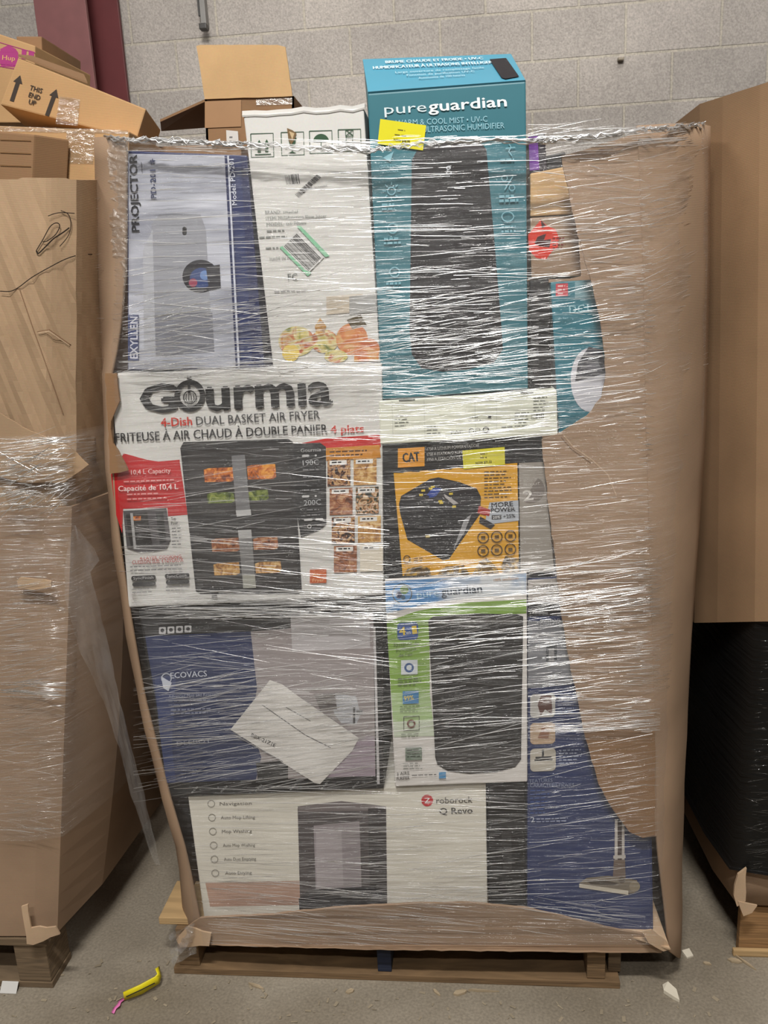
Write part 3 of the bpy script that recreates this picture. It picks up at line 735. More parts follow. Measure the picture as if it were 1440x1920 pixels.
A.disc(556, 640, 34, F_FRUIT, ry=28); A.disc(608, 640, 26, F_FRUIT, ry=22); A.disc(660, 636, 30, F_FRUIT2, ry=30); A.disc(694, 655, 18, F_FRUIT2, ry=20); A.disc(545, 662, 16, ink((226, 198, 96))); A.disc(630, 668, 22, F_FRUIT, ry=12)
A.poly([(590, 612), (600, 596), (612, 612), (606, 630), (594, 630)], F_FISH); A.poly([(650, 600), (676, 590), (688, 610), (660, 616)], (90, 80, 60)); A.rect(664, 648, 710, 678, F_FRUIT2, -.04)
A.build('fruit_picture', t)
# crumpled top edge
rows = [[P(454 + i * 23, 216 - i * 1.3 + (i * 37 % 5) - j * 4 - (2 if i % 3 else 0), 0.002 + j * .05) for i in range(11)] for j in range(3)]
o = grid('top_flap', rows, K_WHITE, t, thick=0.003, smooth=False); o['label'] = 'crumpled white top flap'

# --- teal humidifier carton
TEAL = ink((60, 116, 128), .4, .4, .06, 'teal_carton'); TEAL_LIT = ink((84, 158, 184), .4, .4, .05, 'lit_teal_carton')  # second teal puts the light falling on the top panel into its colour
t = thing('humidifier_carton', 'tall teal humidifier carton with a yellow price sticker, highest on the load', 'box')
f = [P(x, y, 0.008) for x, y in ((689, 176), (986, 153), (990, 729), (716, 749))]
bk = [P(681, 112, 0.20), P(958, 102, 0.20), f[2] + Vector((0, .22, 0)), f[3] + Vector((0, .22, 0))]
hexa('carton', f + bk, TEAL, t, .0025)
o = hexa('top_panel', [P(690, 172, 0.007), P(985, 150, 0.007), P(986, 153, 0.009), P(690, 175, 0.009), P(680, 111, .20), P(958, 101, .20), P(958, 104, .202), P(680, 114, .202)], TEAL_LIT, t, 0)
o['label'] = 'top panel in a lighter blue, painted as if lit'
# printing on the sloping top panel
tl, tr, br2, bl = P(680, 111, .20), P(958, 101, .20), P(985, 150, .007), P(690, 172, .007)
nrm = (tr - tl).cross(bl - tl).normalized()
if nrm.z < 0: nrm = -nrm
def topP(u, v): return (tl * (1 - u) + tr * u) * (1 - v) + (bl * (1 - u) + br2 * u) * v + nrm * 0.0012
class TopArt(Art):
    def put(s, pts, faces, m_):
        s.e += 0.00003; o_ = len(s.v); s.v += [topP(x / 100, y / 100) + nrm * s.e for x, y in pts]; k = s._m(m_)
        for f_ in faces: s.f.append(tuple(i + o_ for i in f_)); s.mi.append(k)
A = TopArt(0)
A.text('BRUME CHAUDE ET FROIDE • UV-C', (15, 20), (80, 20), 9, (214, 234, 240), .02); A.text('HUMIDIFICATEUR À ULTRASONS INTELLIGENT', (6, 37), (88, 37), 9, (214, 234, 240), .02)
for i, s_ in enumerate((' Large ouverture de remplissage facile', 'Fonction de purification UV-C', 'Autonomie de 100 heures')):
    A.text(s_, (20 + i * 7, 54 + i * 11), (78 - i * 7, 54 + i * 11), 6, (190, 220, 230))
A.poly([(84, 22), (95, 20), (97, 90), (88, 95), (86, 90)], (36, 34, 40)); A.rect(86, 30, 95, 34, (70, 66, 72), 0)
A.build('top_panel_print', t)
Y = .008
A = Art(Y)
A.poly([(724, 278), (770, 262), (770, 690), (800, 730), (716, 740)], (58, 128, 144)) if False else None
A.poly([(772, 300), (782, 282), (808, 268), (870, 262), (900, 266), (912, 280), (926, 440), (940, 610), (943, 655), (926, 680), (880, 692), (830, 697), (790, 690), (772, 664), (768, 620)], (32, 30, 33))
A.poly([(782, 282), (808, 268), (870, 262), (900, 266), (912, 282), (850, 278)], (62, 58, 62))
A.text('g', (836, 322), (847, 321), 17, (190, 194, 200), .01); A.line([(848, 430), (848, 486)], 2, (90, 60, 150)); A.line([(842, 642), (860, 640)], 3, (120, 120, 124)); A.ring(852, 648, 8, 1.6, (120, 120, 124))
A.poly([(790, 420), (900, 412), (910, 560), (796, 570)], (38, 36, 39))
A.build('product_picture', t, 'black tower humidifier')
A = Art(Y, .0018)
A.text('pure', (721, 214), (800, 209), 19, (214, 226, 230), 0); A.text('guardian', (804, 209), (950, 199), 20, (236, 242, 244), .035)
A.build('logo', t)
A = Art(Y, .0018)
A.text('WARM & COOL MIST • UV-C', (742, 236), (914, 228), 11, (150, 194, 206), 0); A.text('LIGHT ULTRASONIC HUMIDIFIER', (752, 250), (946, 240), 11, (150, 194, 206), 0)
LT = (124, 176, 190)
A.poly([(718, 296), (738, 284), (732, 304)], LT); A.text('QUICK EASY', (712, 316), (744, 313), 6, LT); A.text('FILTRATION', (714, 325), (746, 322), 6, LT)
A.ring(734, 358, 8, 2, LT)
for k in range(8): A.line([(734 + 11 * math.cos(k * .785), 358 + 11 * math.sin(k * .785)), (734 + 17 * math.cos(k * .785), 358 + 17 * math.sin(k * .785))], 2, LT)
A.lines(716, 382, 748, 2, 8, 4, LT, seed=2); A.ring(736, 428, 10, 2, LT); A.lines(720, 446, 752, 2, 8, 4, LT, seed=3); A.ring(740, 510, 10, 2, LT); A.lines(724, 530, 754, 2, 8, 4, LT, seed=4)
A.line([(954, 268), (958, 276), (954, 284), (960, 292)], 2, LT); A.line([(948, 278), (966, 276)], 2, LT); A.lines(938, 298, 970, 1, 8, 4, LT, seed=5)
A.line([(946, 356), (962, 330)], 2, LT); A.ring(946, 334, 6, 1.6, LT); A.ring(960, 352, 6, 1.6, LT); A.lines(936, 366, 972, 2, 8, 5, LT, seed=6)
A.ring(952, 406, 12, 2, LT, ry=10); A.lines(940, 424, 970, 2, 8, 4, LT, seed=7)
A.build('printed_text', t)
A = Art(Y, .0028)
A.poly([(713, 223), (799, 235), (793, 282), (708, 270)], (222, 214, 32)); ps = A.build('price_sticker', t, 'yellow price sticker')
A = Art(Y, .0032); A.lines(746, 242, 760, 1, 9, 2, (120, 112, 30), sl=.14); A.lines(740, 251, 764, 1, 9, 2, (120, 112, 30), sl=.14); A.text('NOW $28.99', (738, 264), (768, 268), 5, BK, .02)
A.build('printed_text', ps, 'black price print')

# --- flat white carton under it
t = carton('slim_white_carton', 'slim white carton lying flat under the teal humidifier carton', [(710, 753), (1044, 731), (1046, 816), (713, 833)], -0.006, 0.25, ink((222, 224, 208), .5, .4, .04, 'off_white_carton'))
A = Art(-0.006)
for x in (735, 795, 890, 930): A.line([(x, 752 - (x - 735) * .05), (x + 2, 822 - (x - 735) * .05)], .8, (186, 188, 176))
for i, (x, y_, n_) in enumerate(((878, 782, 2), (965, 774, 5), (800, 800, 3), (740, 780, 4), (1000, 745, 5), (940, 800, 2))): A.lines(x, y_, x + 28, n_, 6, 1.6, (120, 124, 116), sl=-.05, seed=i)
A.bars(996, 776, 24, -2, 0, 10, BK, 14); A.rect(915, 780, 921, 784, BK); A.rect(748, 750, 778, 752, BK, -.06); A.rect(976, 736, 1000, 738, BK, -.06)
A.text('PAP', (846, 814), (868, 812), 6, (90, 92, 86)); A.ring(884, 808, 5, 1.4, (60, 62, 58)); A.ring(896, 807, 5, 1.2, (90, 92, 86)); A.ring(911, 806, 6, 2, BK)
A.build('printed_text', t)

# --- yellow and black power station carton
t = carton('power_station_carton', 'black and yellow jump starter carton with a yellow price sticker', [(713, 835), (1018, 820), (1040, 1072), (722, 1086)], 0.004, 0.30, K_BLACK)
Y = .004
A = Art(Y)
A.poly([(722, 840), (737, 838), (754, 1078), (735, 1080)], (24, 24, 26))
A.poly([(973, 868), (1020, 866), (1039, 1070), (976, 1074)], (150, 144, 136)); A.disc(995, 918, 26, (120, 112, 106), a0=-60, a1=120)
A.text('BACKED BY', (982, 904), (1008, 902), 5, (190, 186, 180)); A.text('PRODUIT', (982, 912), (1012, 909), 5, (190, 186, 180)); A.text('2', (982, 939), (1000, 937), 19, (206, 202, 196), .03)
A.poly([(738, 887), (970, 868), (973, 1074), (755, 1080)], (214, 158, 42))
for i in range(6):
    x = 742 + i * 30; y_ = 883 - i * 2.3; A.poly([(x, y_ + 4), (x + 10, y_ - 4), (x + 24, y_ - 5), (x + 14, y_ + 4)], (30, 29, 30))
A.build('printed_panel', t, 'yellow printed panel')
A = Art(Y, .0016)
A.poly([(748, 945), (752, 930), (806, 898), (822, 895), (862, 904), (894, 916), (902, 932), (900, 964), (886, 984), (842, 1048), (830, 1050), (764, 1012), (750, 962)], (34, 34, 38))
A.poly([(806, 898), (822, 895), (894, 916), (870, 950), (800, 940), (756, 932)], (46, 44, 48)); A.poly([(808, 924), (828, 916), (818, 930), (804, 934)], (52, 74, 150)); A.poly([(800, 928), (812, 914), (828, 916), (812, 933)], (52, 74, 150))
A.poly([(832, 926), (846, 934), (860, 944), (850, 946), (834, 932)], (170, 166, 164))
for x, y_ in ((786, 926), (790, 918), (804, 914), (808, 911), (842, 924), (822, 938), (824, 941), (848, 948)): A.rect(x, y_, x + 7, y_ + 4, (206, 180, 60))
A.poly([(898, 948), (920, 956), (917, 968), (895, 962)], (160, 44, 40)); A.poly([(900, 968), (928, 984), (920, 992), (898, 980)], (44, 42, 44))
A.poly([(870, 975), (884, 964), (870, 1000), (850, 1030)], (140, 140, 142)); A.rect(798, 1004, 806, 1008, (200, 180, 120))
A.build('product_picture', t, 'black jump starter')
A = Art(Y, .0016)
A.rect(746, 841, 796, 877, (222, 150, 34), -.06)
A.text('CAT', (756, 867), (787, 864), 17, BK, .05); A.poly([(768.5, 867.5), (771.5, 859), (775, 867)], (222, 150, 34))
A.build('logo', t, 'orange logo square')
A = Art(Y, .0016)
for i, s_ in enumerate(('1750 A LITHIUM POWER STATION', '1750 A STATION D’ALIMENTATION', '1750 A ESTACIÓN DE ENERGÍA')): A.text(s_, (801, 845 + i * 10), (898 - i * 2, 838 + i * 10), 6, (180, 178, 174), .01)
A.lines(908, 884, 960, 9, 6, 2, (90, 66, 26), seed=12)
A.poly([(918, 942), (972, 938), (973, 976), (908, 984)], (170, 176, 184)); A.text('MORE', (922, 952), (962, 949), 9, BK, .04); A.text('POWER', (921, 961), (966, 958), 8, BK, .04)
A.rect(922, 966, 940, 974, (60, 60, 62)); A.text('20%', (924, 973), (938, 972), 5, WH); A.text('+25%', (944, 972), (966, 970), 7, (60, 60, 62), .02)
for i in range(6):
    x = 906 + (i % 3) * 25.5; y_ = 1008 + (i // 3) * 25 - (i % 3) * 1.5; A.ring(x, y_, 11, 2, (70, 50, 20)); A.rect(x - 4, y_ - 3, x + 4, y_ + 3, (90, 66, 26))
A.ring(763, 1048, 7, 2, (90, 66, 26)); A.lines(776, 1046, 796, 2, 5, 2, (120, 90, 30), seed=3)
A.poly([(757, 1080), (764, 1066), (790, 1060), (806, 1066), (808, 1078)], F_ROCK); A.poly([(820, 1077), (836, 1062), (870, 1060), (880, 1076)], F_ROCK); A.poly([(886, 1076), (900, 1052), (912, 1046), (930, 1062), (936, 1074)], F_ROCK); A.poly([(940, 1060), (948, 1042), (973, 1048), (973, 1072), (942, 1074)], F_ROCK)
A.build('printed_text', t)
A = Art(Y, .0026)
A.poly([(867, 845), (946, 838), (947, 871), (869, 880)], (214, 206, 50)); ps = A.build('price_sticker', t, 'yellow price sticker'); A = Art(Y, .0030); A.lines(900, 850, 914, 2, 7, 2.4, (130, 120, 30)); A.text('NOW $71.33', (892, 871), (922, 868), 5, BK, .02)
A.build('printed_text', ps, 'black price print')

# --- green and white air cleaner carton
t = carton('air_purifier_carton', 'white and green air purifier carton with a black tower picture', [(721, 1087), (988, 1073), (989, 1466), (741, 1475)], -0.001, 0.24, ink((220, 216, 212), .42, .4, .04, 'white_carton_gloss'))
A = Art(-.001)
m, nt, N, L, b = new_mat('sky_print')
tc = N.new('ShaderNodeTexCoord'); nz = N.new('ShaderNodeTexNoise'); nz.inputs['Scale'].default_value = 9; nz.inputs['Detail'].default_value = 4
L.new(tc.outputs['Object'], nz.inputs['Vector']); cr = N.new('ShaderNodeValToRGB'); cr.color_ramp.elements[0].position = .45; cr.color_ramp.elements[1].position = .62
cr.color_ramp.elements[0].color = lin((84, 140, 196)); cr.color_ramp.elements[1].color = lin((220, 226, 232)); L.new(nz.outputs['Fac'], cr.inputs[0]); L.new(cr.outputs[0], b.inputs['Base Color']); b.inputs['Roughness'].default_value = .4
A.poly([(722, 1090), (987, 1075), (987, 1112), (900, 1120), (820, 1128), (724, 1150)], m)
A.poly([(725, 1166), (780, 1146), (870, 1130), (987, 1124), (987, 1150), (805, 1160), (806, 1300), (733, 1300)], (132, 168, 76))
A.poly([(733, 1299), (806, 1299), (812, 1352), (737, 1354)], (170, 196, 140)); A.poly([(737, 1353), (812, 1351), (814, 1380), (739, 1382)], (200, 210, 188))
A.ring(754, 1113, 19, 2, (70, 80, 80)); A.disc(758, 1106, 8, (96, 132, 60)); A.disc(748, 1116, 6, (50, 60, 90)); A.disc(756, 1120, 4, (60, 90, 110))
A.build('printed_panel', t)
A = Art(-.001, .0016)
A.poly([(803, 1163), (812, 1156), (890, 1150), (970, 1152), (981, 1156), (977, 1424), (966, 1438), (930, 1448), (880, 1451), (840, 1446), (820, 1434), (816, 1420)], (40, 39, 40))
A.poly([(812, 1160), (890, 1153), (970, 1155), (972, 1168), (812, 1172)], (70, 68, 66)); A.ring(838, 1197, 4, 1.4, (150, 150, 150)); A.poly([(817, 1405), (977, 1400), (976, 1424), (966, 1438), (880, 1451), (820, 1434)], (66, 64, 64))
for i in range(8): A.line([(814, 1200 + i * 26), (976, 1196 + i * 26)], 1.4, (64, 63, 63))
A.build('product_picture', t, 'black tower air cleaner')
A = Art(-.001, .0016)
A.text('pure', (782, 1121), (824, 1117), 14, (150, 190, 214), .0); A.text('guardian', (828, 1117), (904, 1110), 15, (54, 66, 84), .02); A.text('100% satisfaction', (926, 1090), (972, 1086), 5, (190, 140, 90))
A.rrect(745, 1168, 784, 1200, 6, (50, 84, 150)); A.text('4', (749, 1191), (761, 1190), 15, (220, 190, 60), .03); A.text('en', (762, 1189), (770, 1188), 6, WH); A.text('1', (774, 1189), (782, 1188), 15, (220, 190, 60), .03)
for i, s_ in enumerate(('Système de', 'purification', 'de l’air')): A.text(s_, (738 + i * 5, 1212 + i * 10), (786 - i * 6, 1209 + i * 10), 7, (70, 90, 50))
A.rect(752, 1238, 783, 1265, (206, 212, 216)); A.ring(767, 1252, 9, 4, (60, 90, 140)); A.lines(746, 1272, 790, 3, 6, 2, (90, 110, 70), seed=3)
A.rect(755, 1296, 785, 1320, (70, 130, 180)); A.text('99%', (758, 1314), (776, 1312), 9, (226, 200, 90), .02); A.lines(750, 1324, 790, 3, 5, 1.6, (110, 130, 90), seed=4)
A.frame(757, 1344, 786, 1370, 1.6, (80, 80, 76)); A.ring(771, 1357, 8, 3, (120, 80, 70)); A.lines(752, 1376, 792, 2, 5, 1.6, (120, 130, 110), seed=5)
A.rect(760, 1402, 791, 1426, (112, 126, 112)); A.lines(763, 1406, 788, 3, 6, 2.4, (60, 70, 60)); A.lines(756, 1431, 795, 3, 5, 1.6, (130, 134, 128), seed=6)
A.text('3 AIRE', (744, 1454), (768, 1452), 6, BK); A.text('PURIFIER', (744, 1463), (768, 1461), 6, BK, .02); A.lines(772, 1453, 820, 1, 5, 1.6, (90, 90, 90)); A.rect(823, 1448, 836, 1460, (70, 140, 190))
A.build('printed_text', t)

# --- things behind at the right of the humidifier
t = carton('dark_slim_carton', 'narrow black carton squeezed behind the teal humidifier carton', [(992, 525), (1029, 523), (1034, 726), (993, 728)], 0.03, 0.12, K_BLACK)
t = carton('teal_carton', 'teal carton with a round white picture half hidden by torn cardboard', [(1032, 529), (1130, 523), (1160, 808), (1048, 816)], 0.03, 0.2, ink((52, 120, 136), .4, .4, .08, 'deep_teal_carton'))
A = Art(.03)
A.rect(1042, 532, 1065, 556, (200, 66, 76)); A.lines(1046, 535, 1060, 3, 7, 3, (230, 190, 190)); A.rect(1078, 528, 1120, 560, (120, 160, 170)); A.text('DC1', (1068, 588), (1104, 585), 15, (150, 196, 206), .01)
A.disc(1106, 712, 36, (206, 206, 214), ry=60); A.poly([(1084, 680), (1104, 650), (1130, 656), (1136, 700), (1078, 716)], (78, 78, 84)); A.poly([(1090, 690), (1120, 676), (1130, 696)], (120, 120, 126))
A.build('printed_picture', t)
t = carton('stickered_carton', 'brown carton with a torn red round sticker beside the humidifier carton', [(994, 408), (1082, 404), (1090, 518), (996, 521)], 0.045, 0.15, K_MAIN)
A = Art(.045); RD = (226, 60, 40)
A.poly([(990, 440), (1004, 424), (1014, 412), (1026, 424), (1042, 430), (1048, 446), (1046, 464), (1036, 470), (1024, 486), (1006, 484), (992, 470)], RD)
A.poly([(1008, 444), (1024, 438), (1020, 450), (1034, 448), (1030, 464), (1012, 462), (1002, 456)], (70, 24, 22)); A.lines(1036, 446, 1060, 4, 6, 3, (120, 40, 34), seed=7); A.poly([(1014, 412), (1024, 424), (1016, 428)], (60, 30, 28))
A.build('warning_sticker', t, 'torn red sticker')
t = carton('light_tan_carton', 'small plain tan carton tilted beside the teal humidifier carton', [(994, 325), (1060, 312), (1077, 401), (994, 406)], 0.045, 0.14, K_TAN2)
t = carton('purple_carton', 'small purple and black carton poking up behind the humidifier carton', [(991, 254), (1022, 250), (1026, 322), (993, 326)], 0.09, 0.1, ink((40, 34, 44), name='dark_purple_carton'))
A = Art(.09); A.poly([(991, 257), (1008, 255), (1011, 318), (993, 320)], (110, 56, 150)); A.build('printed_panel', t)
t = carton('dark_flat_carton', 'low dark grey carton lying behind the torn top of the bin front', [(1024, 292), (1060, 284), (1064, 312), (1026, 318)], 0.14, 0.12, K_BLACK)

# --- open kraft carton sticking up behind
t = thing('open_carton', 'open brown carton with raised flaps behind the white worn carton', 'box')
Yb = 0.36
fr = [(384, 186), (551, 180), (556, 420), (392, 424)]
f = [P(x, y, Yb) for x, y in fr]; e = Vector((0, .32, 0))
hexa('front_side', f + [p + Vector((0, .005, 0)) for p in f], K_DARK, t, 0)
lf = [f[0], f[0] + e, f[3] + e, f[3]]; hexa('left_side', lf + [p + Vector((.005, 0, 0)) for p in lf], K_DARK, t, 0)
rf = [f[1], f[1] + e, f[2] + e, f[2]]; hexa('right_side', rf + [p + Vector((-.005, 0, 0)) for p in rf], K_DARK, t, 0)
hexa('rear_side', [p + e for p in f] + [p + e + Vector((0, .005, 0)) for p in f], K_DARK, t, 0)
slab('raised_flap', [(368, 86), (376, 84), (520, 84), (535, 88), (548, 180), (470, 183), (384, 186)], Yb - .004, .004, K_TAN2, t, jag=.6)
sf = [f[0], P(300, 224, Yb + .03), P(302, 242, Yb + .25), f[0] + Vector((0, .25, 0))]
hexa('side_flap', sf + [p + Vector((0, 0, -.005)) for p in sf], K_DARK, t, 0)
A = Art(Yb - .001)
A.line([(404, 210), (420, 208), (412, 232)], 1.6, (110, 80, 54)); A.line([(424, 232), (430, 208), (436, 232)], 1.6, (110, 80, 54)); A.line([(440, 212), (450, 210), (442, 222), (450, 230)], 1.6, (110, 80, 54))
A.rect(480, 186, 548, 198, TAPE); A.rect(384, 190, 452, 240, (160, 124, 90))
A.build('marker_scribble', t)
A = Art(Yb - .002, .001); A.poly([(424, 244), (446, 246), (450, 300), (426, 298)], (206, 204, 200)); A.lines(430, 256, 436, 4, 8, 3, (110, 110, 110)); A.build('paper_label', t, 'white paper label')
t = tag(box_from('flat_kraft_carton', [(240, 276), (452, 270), (456, 420), (242, 424)], 0.25, 0.08, K_DARK), 'brown carton showing just above the projector carton', 'box')

# ------------------------------------------------------------------ stretch film on the main bin
def SY(px, py, off=0.0):
    """point on the wrapped outside of the load"""
    xl, xo = ip(XIL, py), ip(XOL, py); xr, xe = ip(XIR, py), ip(XOR, py)
    if px < xl:
        u = min(1, (xl - px) / max(6, xl - xo)); Y = -0.030 + 0.082 * u
    elif px > xr:
        u = min(1.1, (px - xr) / max(6, xe - xr)); Y = -0.030 + 0.150 * u - 0.03 * math.sin(min(1, u) * math.pi)
    else: Y = -0.030
    if py > 1690: Y -= 0.012 * min(1, (py - 1690) / 60)
    return P(px, py, Y - off)
TOPY = [(182, 256), (330, 262), (450, 268), (700, 280), (820, 262), (990, 262), (1060, 262), (1200, 242), (1330, 232)]
fm = thing('stretch_film', 'clear wrinkled stretch film wound around the middle bin', 'plastic wrap')
rows = []
for i in range(61):
    v = i / 60; r_ = []
    for j in range(49):
        u = j / 48
        yy = 260 + (1772 - 260) * v
        x0 = ip(XOL, yy) - 2; x1 = ip(XOR, yy) + 2
        x = x0 + (x1 - x0) * u
        y0 = ip(TOPY, x); y = y0 + (1772 - y0) * v
        p = SY(x, y); p.y += 0.0015 * math.sin(i * 2.3 + j * .35) * (1 if 0 < j < 48 else 0)
        r_.append(p)
    rows.append(r_)
grid('film_sheet', rows, FILM, fm)

def strands(name, zones, mats, parent, SYf, seed, off=0.0012):
    rnd = random.Random(seed); vs = []; fs = []; mi = []
    for (x0, y0, x1, y1, n, sm, ss, l0, l1, r0, r1, pb) in zones:
        for _ in range(n):
            x = rnd.uniform(x0, x1); y = rnd.uniform(y0, y1)
            l = l0 + (l1 - l0) * rnd.random() ** 2.2; s = rnd.gauss(sm, ss)
            xa, xb = x - l / 2, x + l / 2
            xa = max(xa, x0 - 10); xb = min(xb, x1 + 10)
            if xb - xa < 6: continue
            r = rnd.uniform(r0, r1) * 0.00085
            k = max(2, int((xb - xa) / 26)); cv = rnd.gauss(0, 0.012); q_ = rnd.random(); mt = (2 if q_ < pb * .55 and len(mats) > 2 else 0) if q_ < pb else 1
            if mt == 1: r *= 1.5
            if mt == 2: r *= 1.05
            base = len(vs); ox = rnd.uniform(0, .002)
            for i in range(k + 1):
                u = i / k; px = xa + (xb - xa) * u
                py = y + s * (px - x) + cv * (xb - xa) * math.sin(u * math.pi) + rnd.uniform(-.5, .5)
                if py > 1776 or py < y0 - 30: py = min(py, 1776)
                c = SYf(px, py, off + ox)
                rr = r * math.sin(math.pi * (0.06 + 0.88 * u)) ** 0.5
                d = (SYf(px + 3, py + 3 * s, off + ox) - c).normalized()
                out = Vector((0, -1, 0)); up = out.cross(d).normalized(); out = d.cross(up).normalized()
                if up.z < 0: up = -up
                for q in range(4):
                    a = math.radians(-75 + 50 * q)
                    vs.append(c + (Vector((0, -1, 0)) * (math.cos(a) * .75) + up * math.sin(a)) * rr)
            for i in range(k):
                for q in range(3):
                    fs.append((base + i * 4 + q, base + (i + 1) * 4 + q, base + (i + 1) * 4 + q + 1, base + i * 4 + q + 1)); mi.append(mt)
    return mesh(name, vs, fs, mats, parent, smooth=True, mi=mi)
# zone: x0 y0 x1 y1 count slope spread len0 len1 r0 r1 share_bright(mm)
Z = [
 (230, 262, 700, 285, 60, .03, .03, 40, 260, .5, 1.1, .5),
 (690, 255, 1300, 275, 60, -.05, .03, 40, 260, .5, 1.2, .5),
 (1000, 232, 1310, 262, 60, -.10, .05, 20, 200, .4, 1.1, .6),
 (240, 290, 1000, 520, 240, -.03, .04, 20, 240, .35, .9, .45),
 (240, 500, 1000, 700, 420, -.06, .09, 20, 240, .3, .8, .5),
 (240, 560, 1000, 720, 260, -.18, .08, 30, 200, .35, .85, .65),
 (230, 675, 720, 705, 90, .01, .03, 40, 260, .4, 1.0, .6),
 (700, 700, 1050, 830, 170, -.05, .08, 30, 260, .3, .8, .4),
 (1000, 400, 1200, 800, 360, -.08, .08, 14, 150, .35, .9, .55),
 (1010, 270, 1200, 420, 100, -.02, .14, 14, 110, .3, .8, .5),
 (220, 705, 720, 1000, 160, -.08, .08, 30, 320, .25, .7, .35),
 (220, 980, 720, 1110, 130, .04, .06, 30, 320, .3, .8, .45),
 (720, 830, 1200, 1060, 70, -.05, .06, 20, 260, .25, .6, .4),
 (1040, 830, 1220, 1080, 120, -.08, .05, 14, 130, .3, .7, .45),
 (240, 1108, 735, 1160, 170, -.01, .04, 40, 340, .5, 1.2, .65),
 (700, 1050, 1230, 1140, 190, -.08, .06, 30, 240, .35, .9, .55),
 (260, 1160, 735, 1300, 130, .0, .12, 30, 300, .3, .8, .4),
 (260, 1270, 735, 1480, 270, -.14, .06, 40, 380, .3, .95, .6), (270, 1290, 720, 1400, 60, -.02, .03, 60, 300, .5, 1.0, .7),
 (735, 1130, 1000, 1460, 240, -.12, .08, 30, 260, .3, .8, .45),
 (1000, 1100, 1228, 1370, 420, -.07, .08, 14, 180, .35, .9, .5),
 (1000, 1355, 1228, 1372, 50, -.04, .03, 20, 160, .4, .9, .6),
 (980, 1380, 1225, 1560, 90, -.16, .05, 14, 160, .3, .8, .5),
 (370, 1480, 980, 1690, 230, .0, .05, 20, 300, .3, .8, .5), (390, 1600, 980, 1690, 60, -.02, .04, 30, 200, .45, .9, .7),
 (560, 1530, 1225, 1690, 150, -.10, .06, 20, 240, .3, .8, .5),
 (400, 1650, 900, 1770, 110, .09, .03, 40, 400, .35, .9, .55),
 (980, 1690, 1200, 1745, 50, .10, .05, 30, 150, .5, 1.1, .6),
 (1205, 270, 1318, 700, 190, -.32, .14, 10, 70, .3, .65, .3),
 (1205, 250, 1310, 420, 70, -.15, .12, 14, 90, .35, .7, .4),
 (1210, 700, 1300, 1050, 70, -.3, .1, 12, 80, .25, .55, .15),
 (1215, 1040, 1285, 1300, 130, -.2, .1, 12, 90, .3, .6, .3),
 (1222, 1300, 1275, 1560, 30, -.3, .1, 12, 50, .25, .5, .2),
 (1195, 300, 1222, 1250, 160, -.05, .1, 8, 26, .4, .8, .7),
 (186, 300, 240, 700, 50, -.1, .1, 14, 60, .3, .6, .3),
]
strands('film_folds', Z, [FOLD_B, FOLD_D, FOLD_G], fm, SY, 11)

# twisted rope of gathered film along the top edge
def rope(name, pts, r, mat, parent, seed=0, strandn=5, jit=.004):
    rnd = random.Random(seed); vs = []; fs = []
    for s in range(strandn):
        base = len(vs); ph = rnd.uniform(0, 6.28); n = len(pts)
        fine = []
        for i in range(n - 1):
            for k in range(10): fine.append(pts[i].lerp(pts[i + 1], k / 10))
        fine.append(pts[-1])
        for i, c in enumerate(fine):
            o_ = Vector((0, math.cos(i * .45 + ph), math.sin(i * .45 + ph))) * r * 0.8 + Vector((rnd.uniform(-jit, jit), rnd.uniform(-jit, jit) * .3, rnd.uniform(-jit, jit)))
            rr = r * rnd.uniform(.25, .6)
            for q in range(5):
                a = 6.283 * q / 5; vs.append(c + o_ + Vector((0, math.cos(a) * rr, math.sin(a) * rr)))
        for i in range(len(fine) - 1):
            for q in range(5):
                fs.append((base + i * 5 + q, base + (i + 1) * 5 + q, base + (i + 1) * 5 + (q + 1) % 5, base + i * 5 + (q + 1) % 5))
    return mesh(name, vs, fs, mat, parent, smooth=True)
rope('gathered_edge', [SY(x, ip(TOPY, x) + 2, .004) for x in (195, 250, 330, 400, 450, 560, 690, 760, 850, 990, 1080, 1200, 1250, 1300, 1320)], .0032, FOLD_B, fm, 3, 5)
rope('gathered_edge', [SY(x, y, .004) for x, y in ((245, 1135), (400, 1128), (560, 1122), (720, 1112), (860, 1082), (1020, 1072), (1215, 1030))], .0024, FOLD_D, fm, 4, 4)

rr = random.Random(12)
rows = [[P(318 + 9 * j + rr.uniform(-3, 3) + (i * .6 if i < 6 else 12 - i), 1752 + 7 * i + rr.uniform(-2, 2) - 4 * j, -.030 - .012 * math.sin(j * 1.3 + i * .9) + rr.uniform(-.006, .006)) for j in range(6)] for i in range(9)]
o = grid('film_bunch', rows, plastic_film('bunched_film', haze=0.12, gloss=0.30, bump=1.0, scale=(30, 30, 30), nsc=2, rough=.15), fm, smooth=False); o['label'] = 'bunched film end hanging at the pallet corner'
slab('corner_flap', [(352, 1738), (330, 1762), (338, 1776), (392, 1774), (396, 1750)], -.026, .004, K_EDGE, gb, jag=1.5)
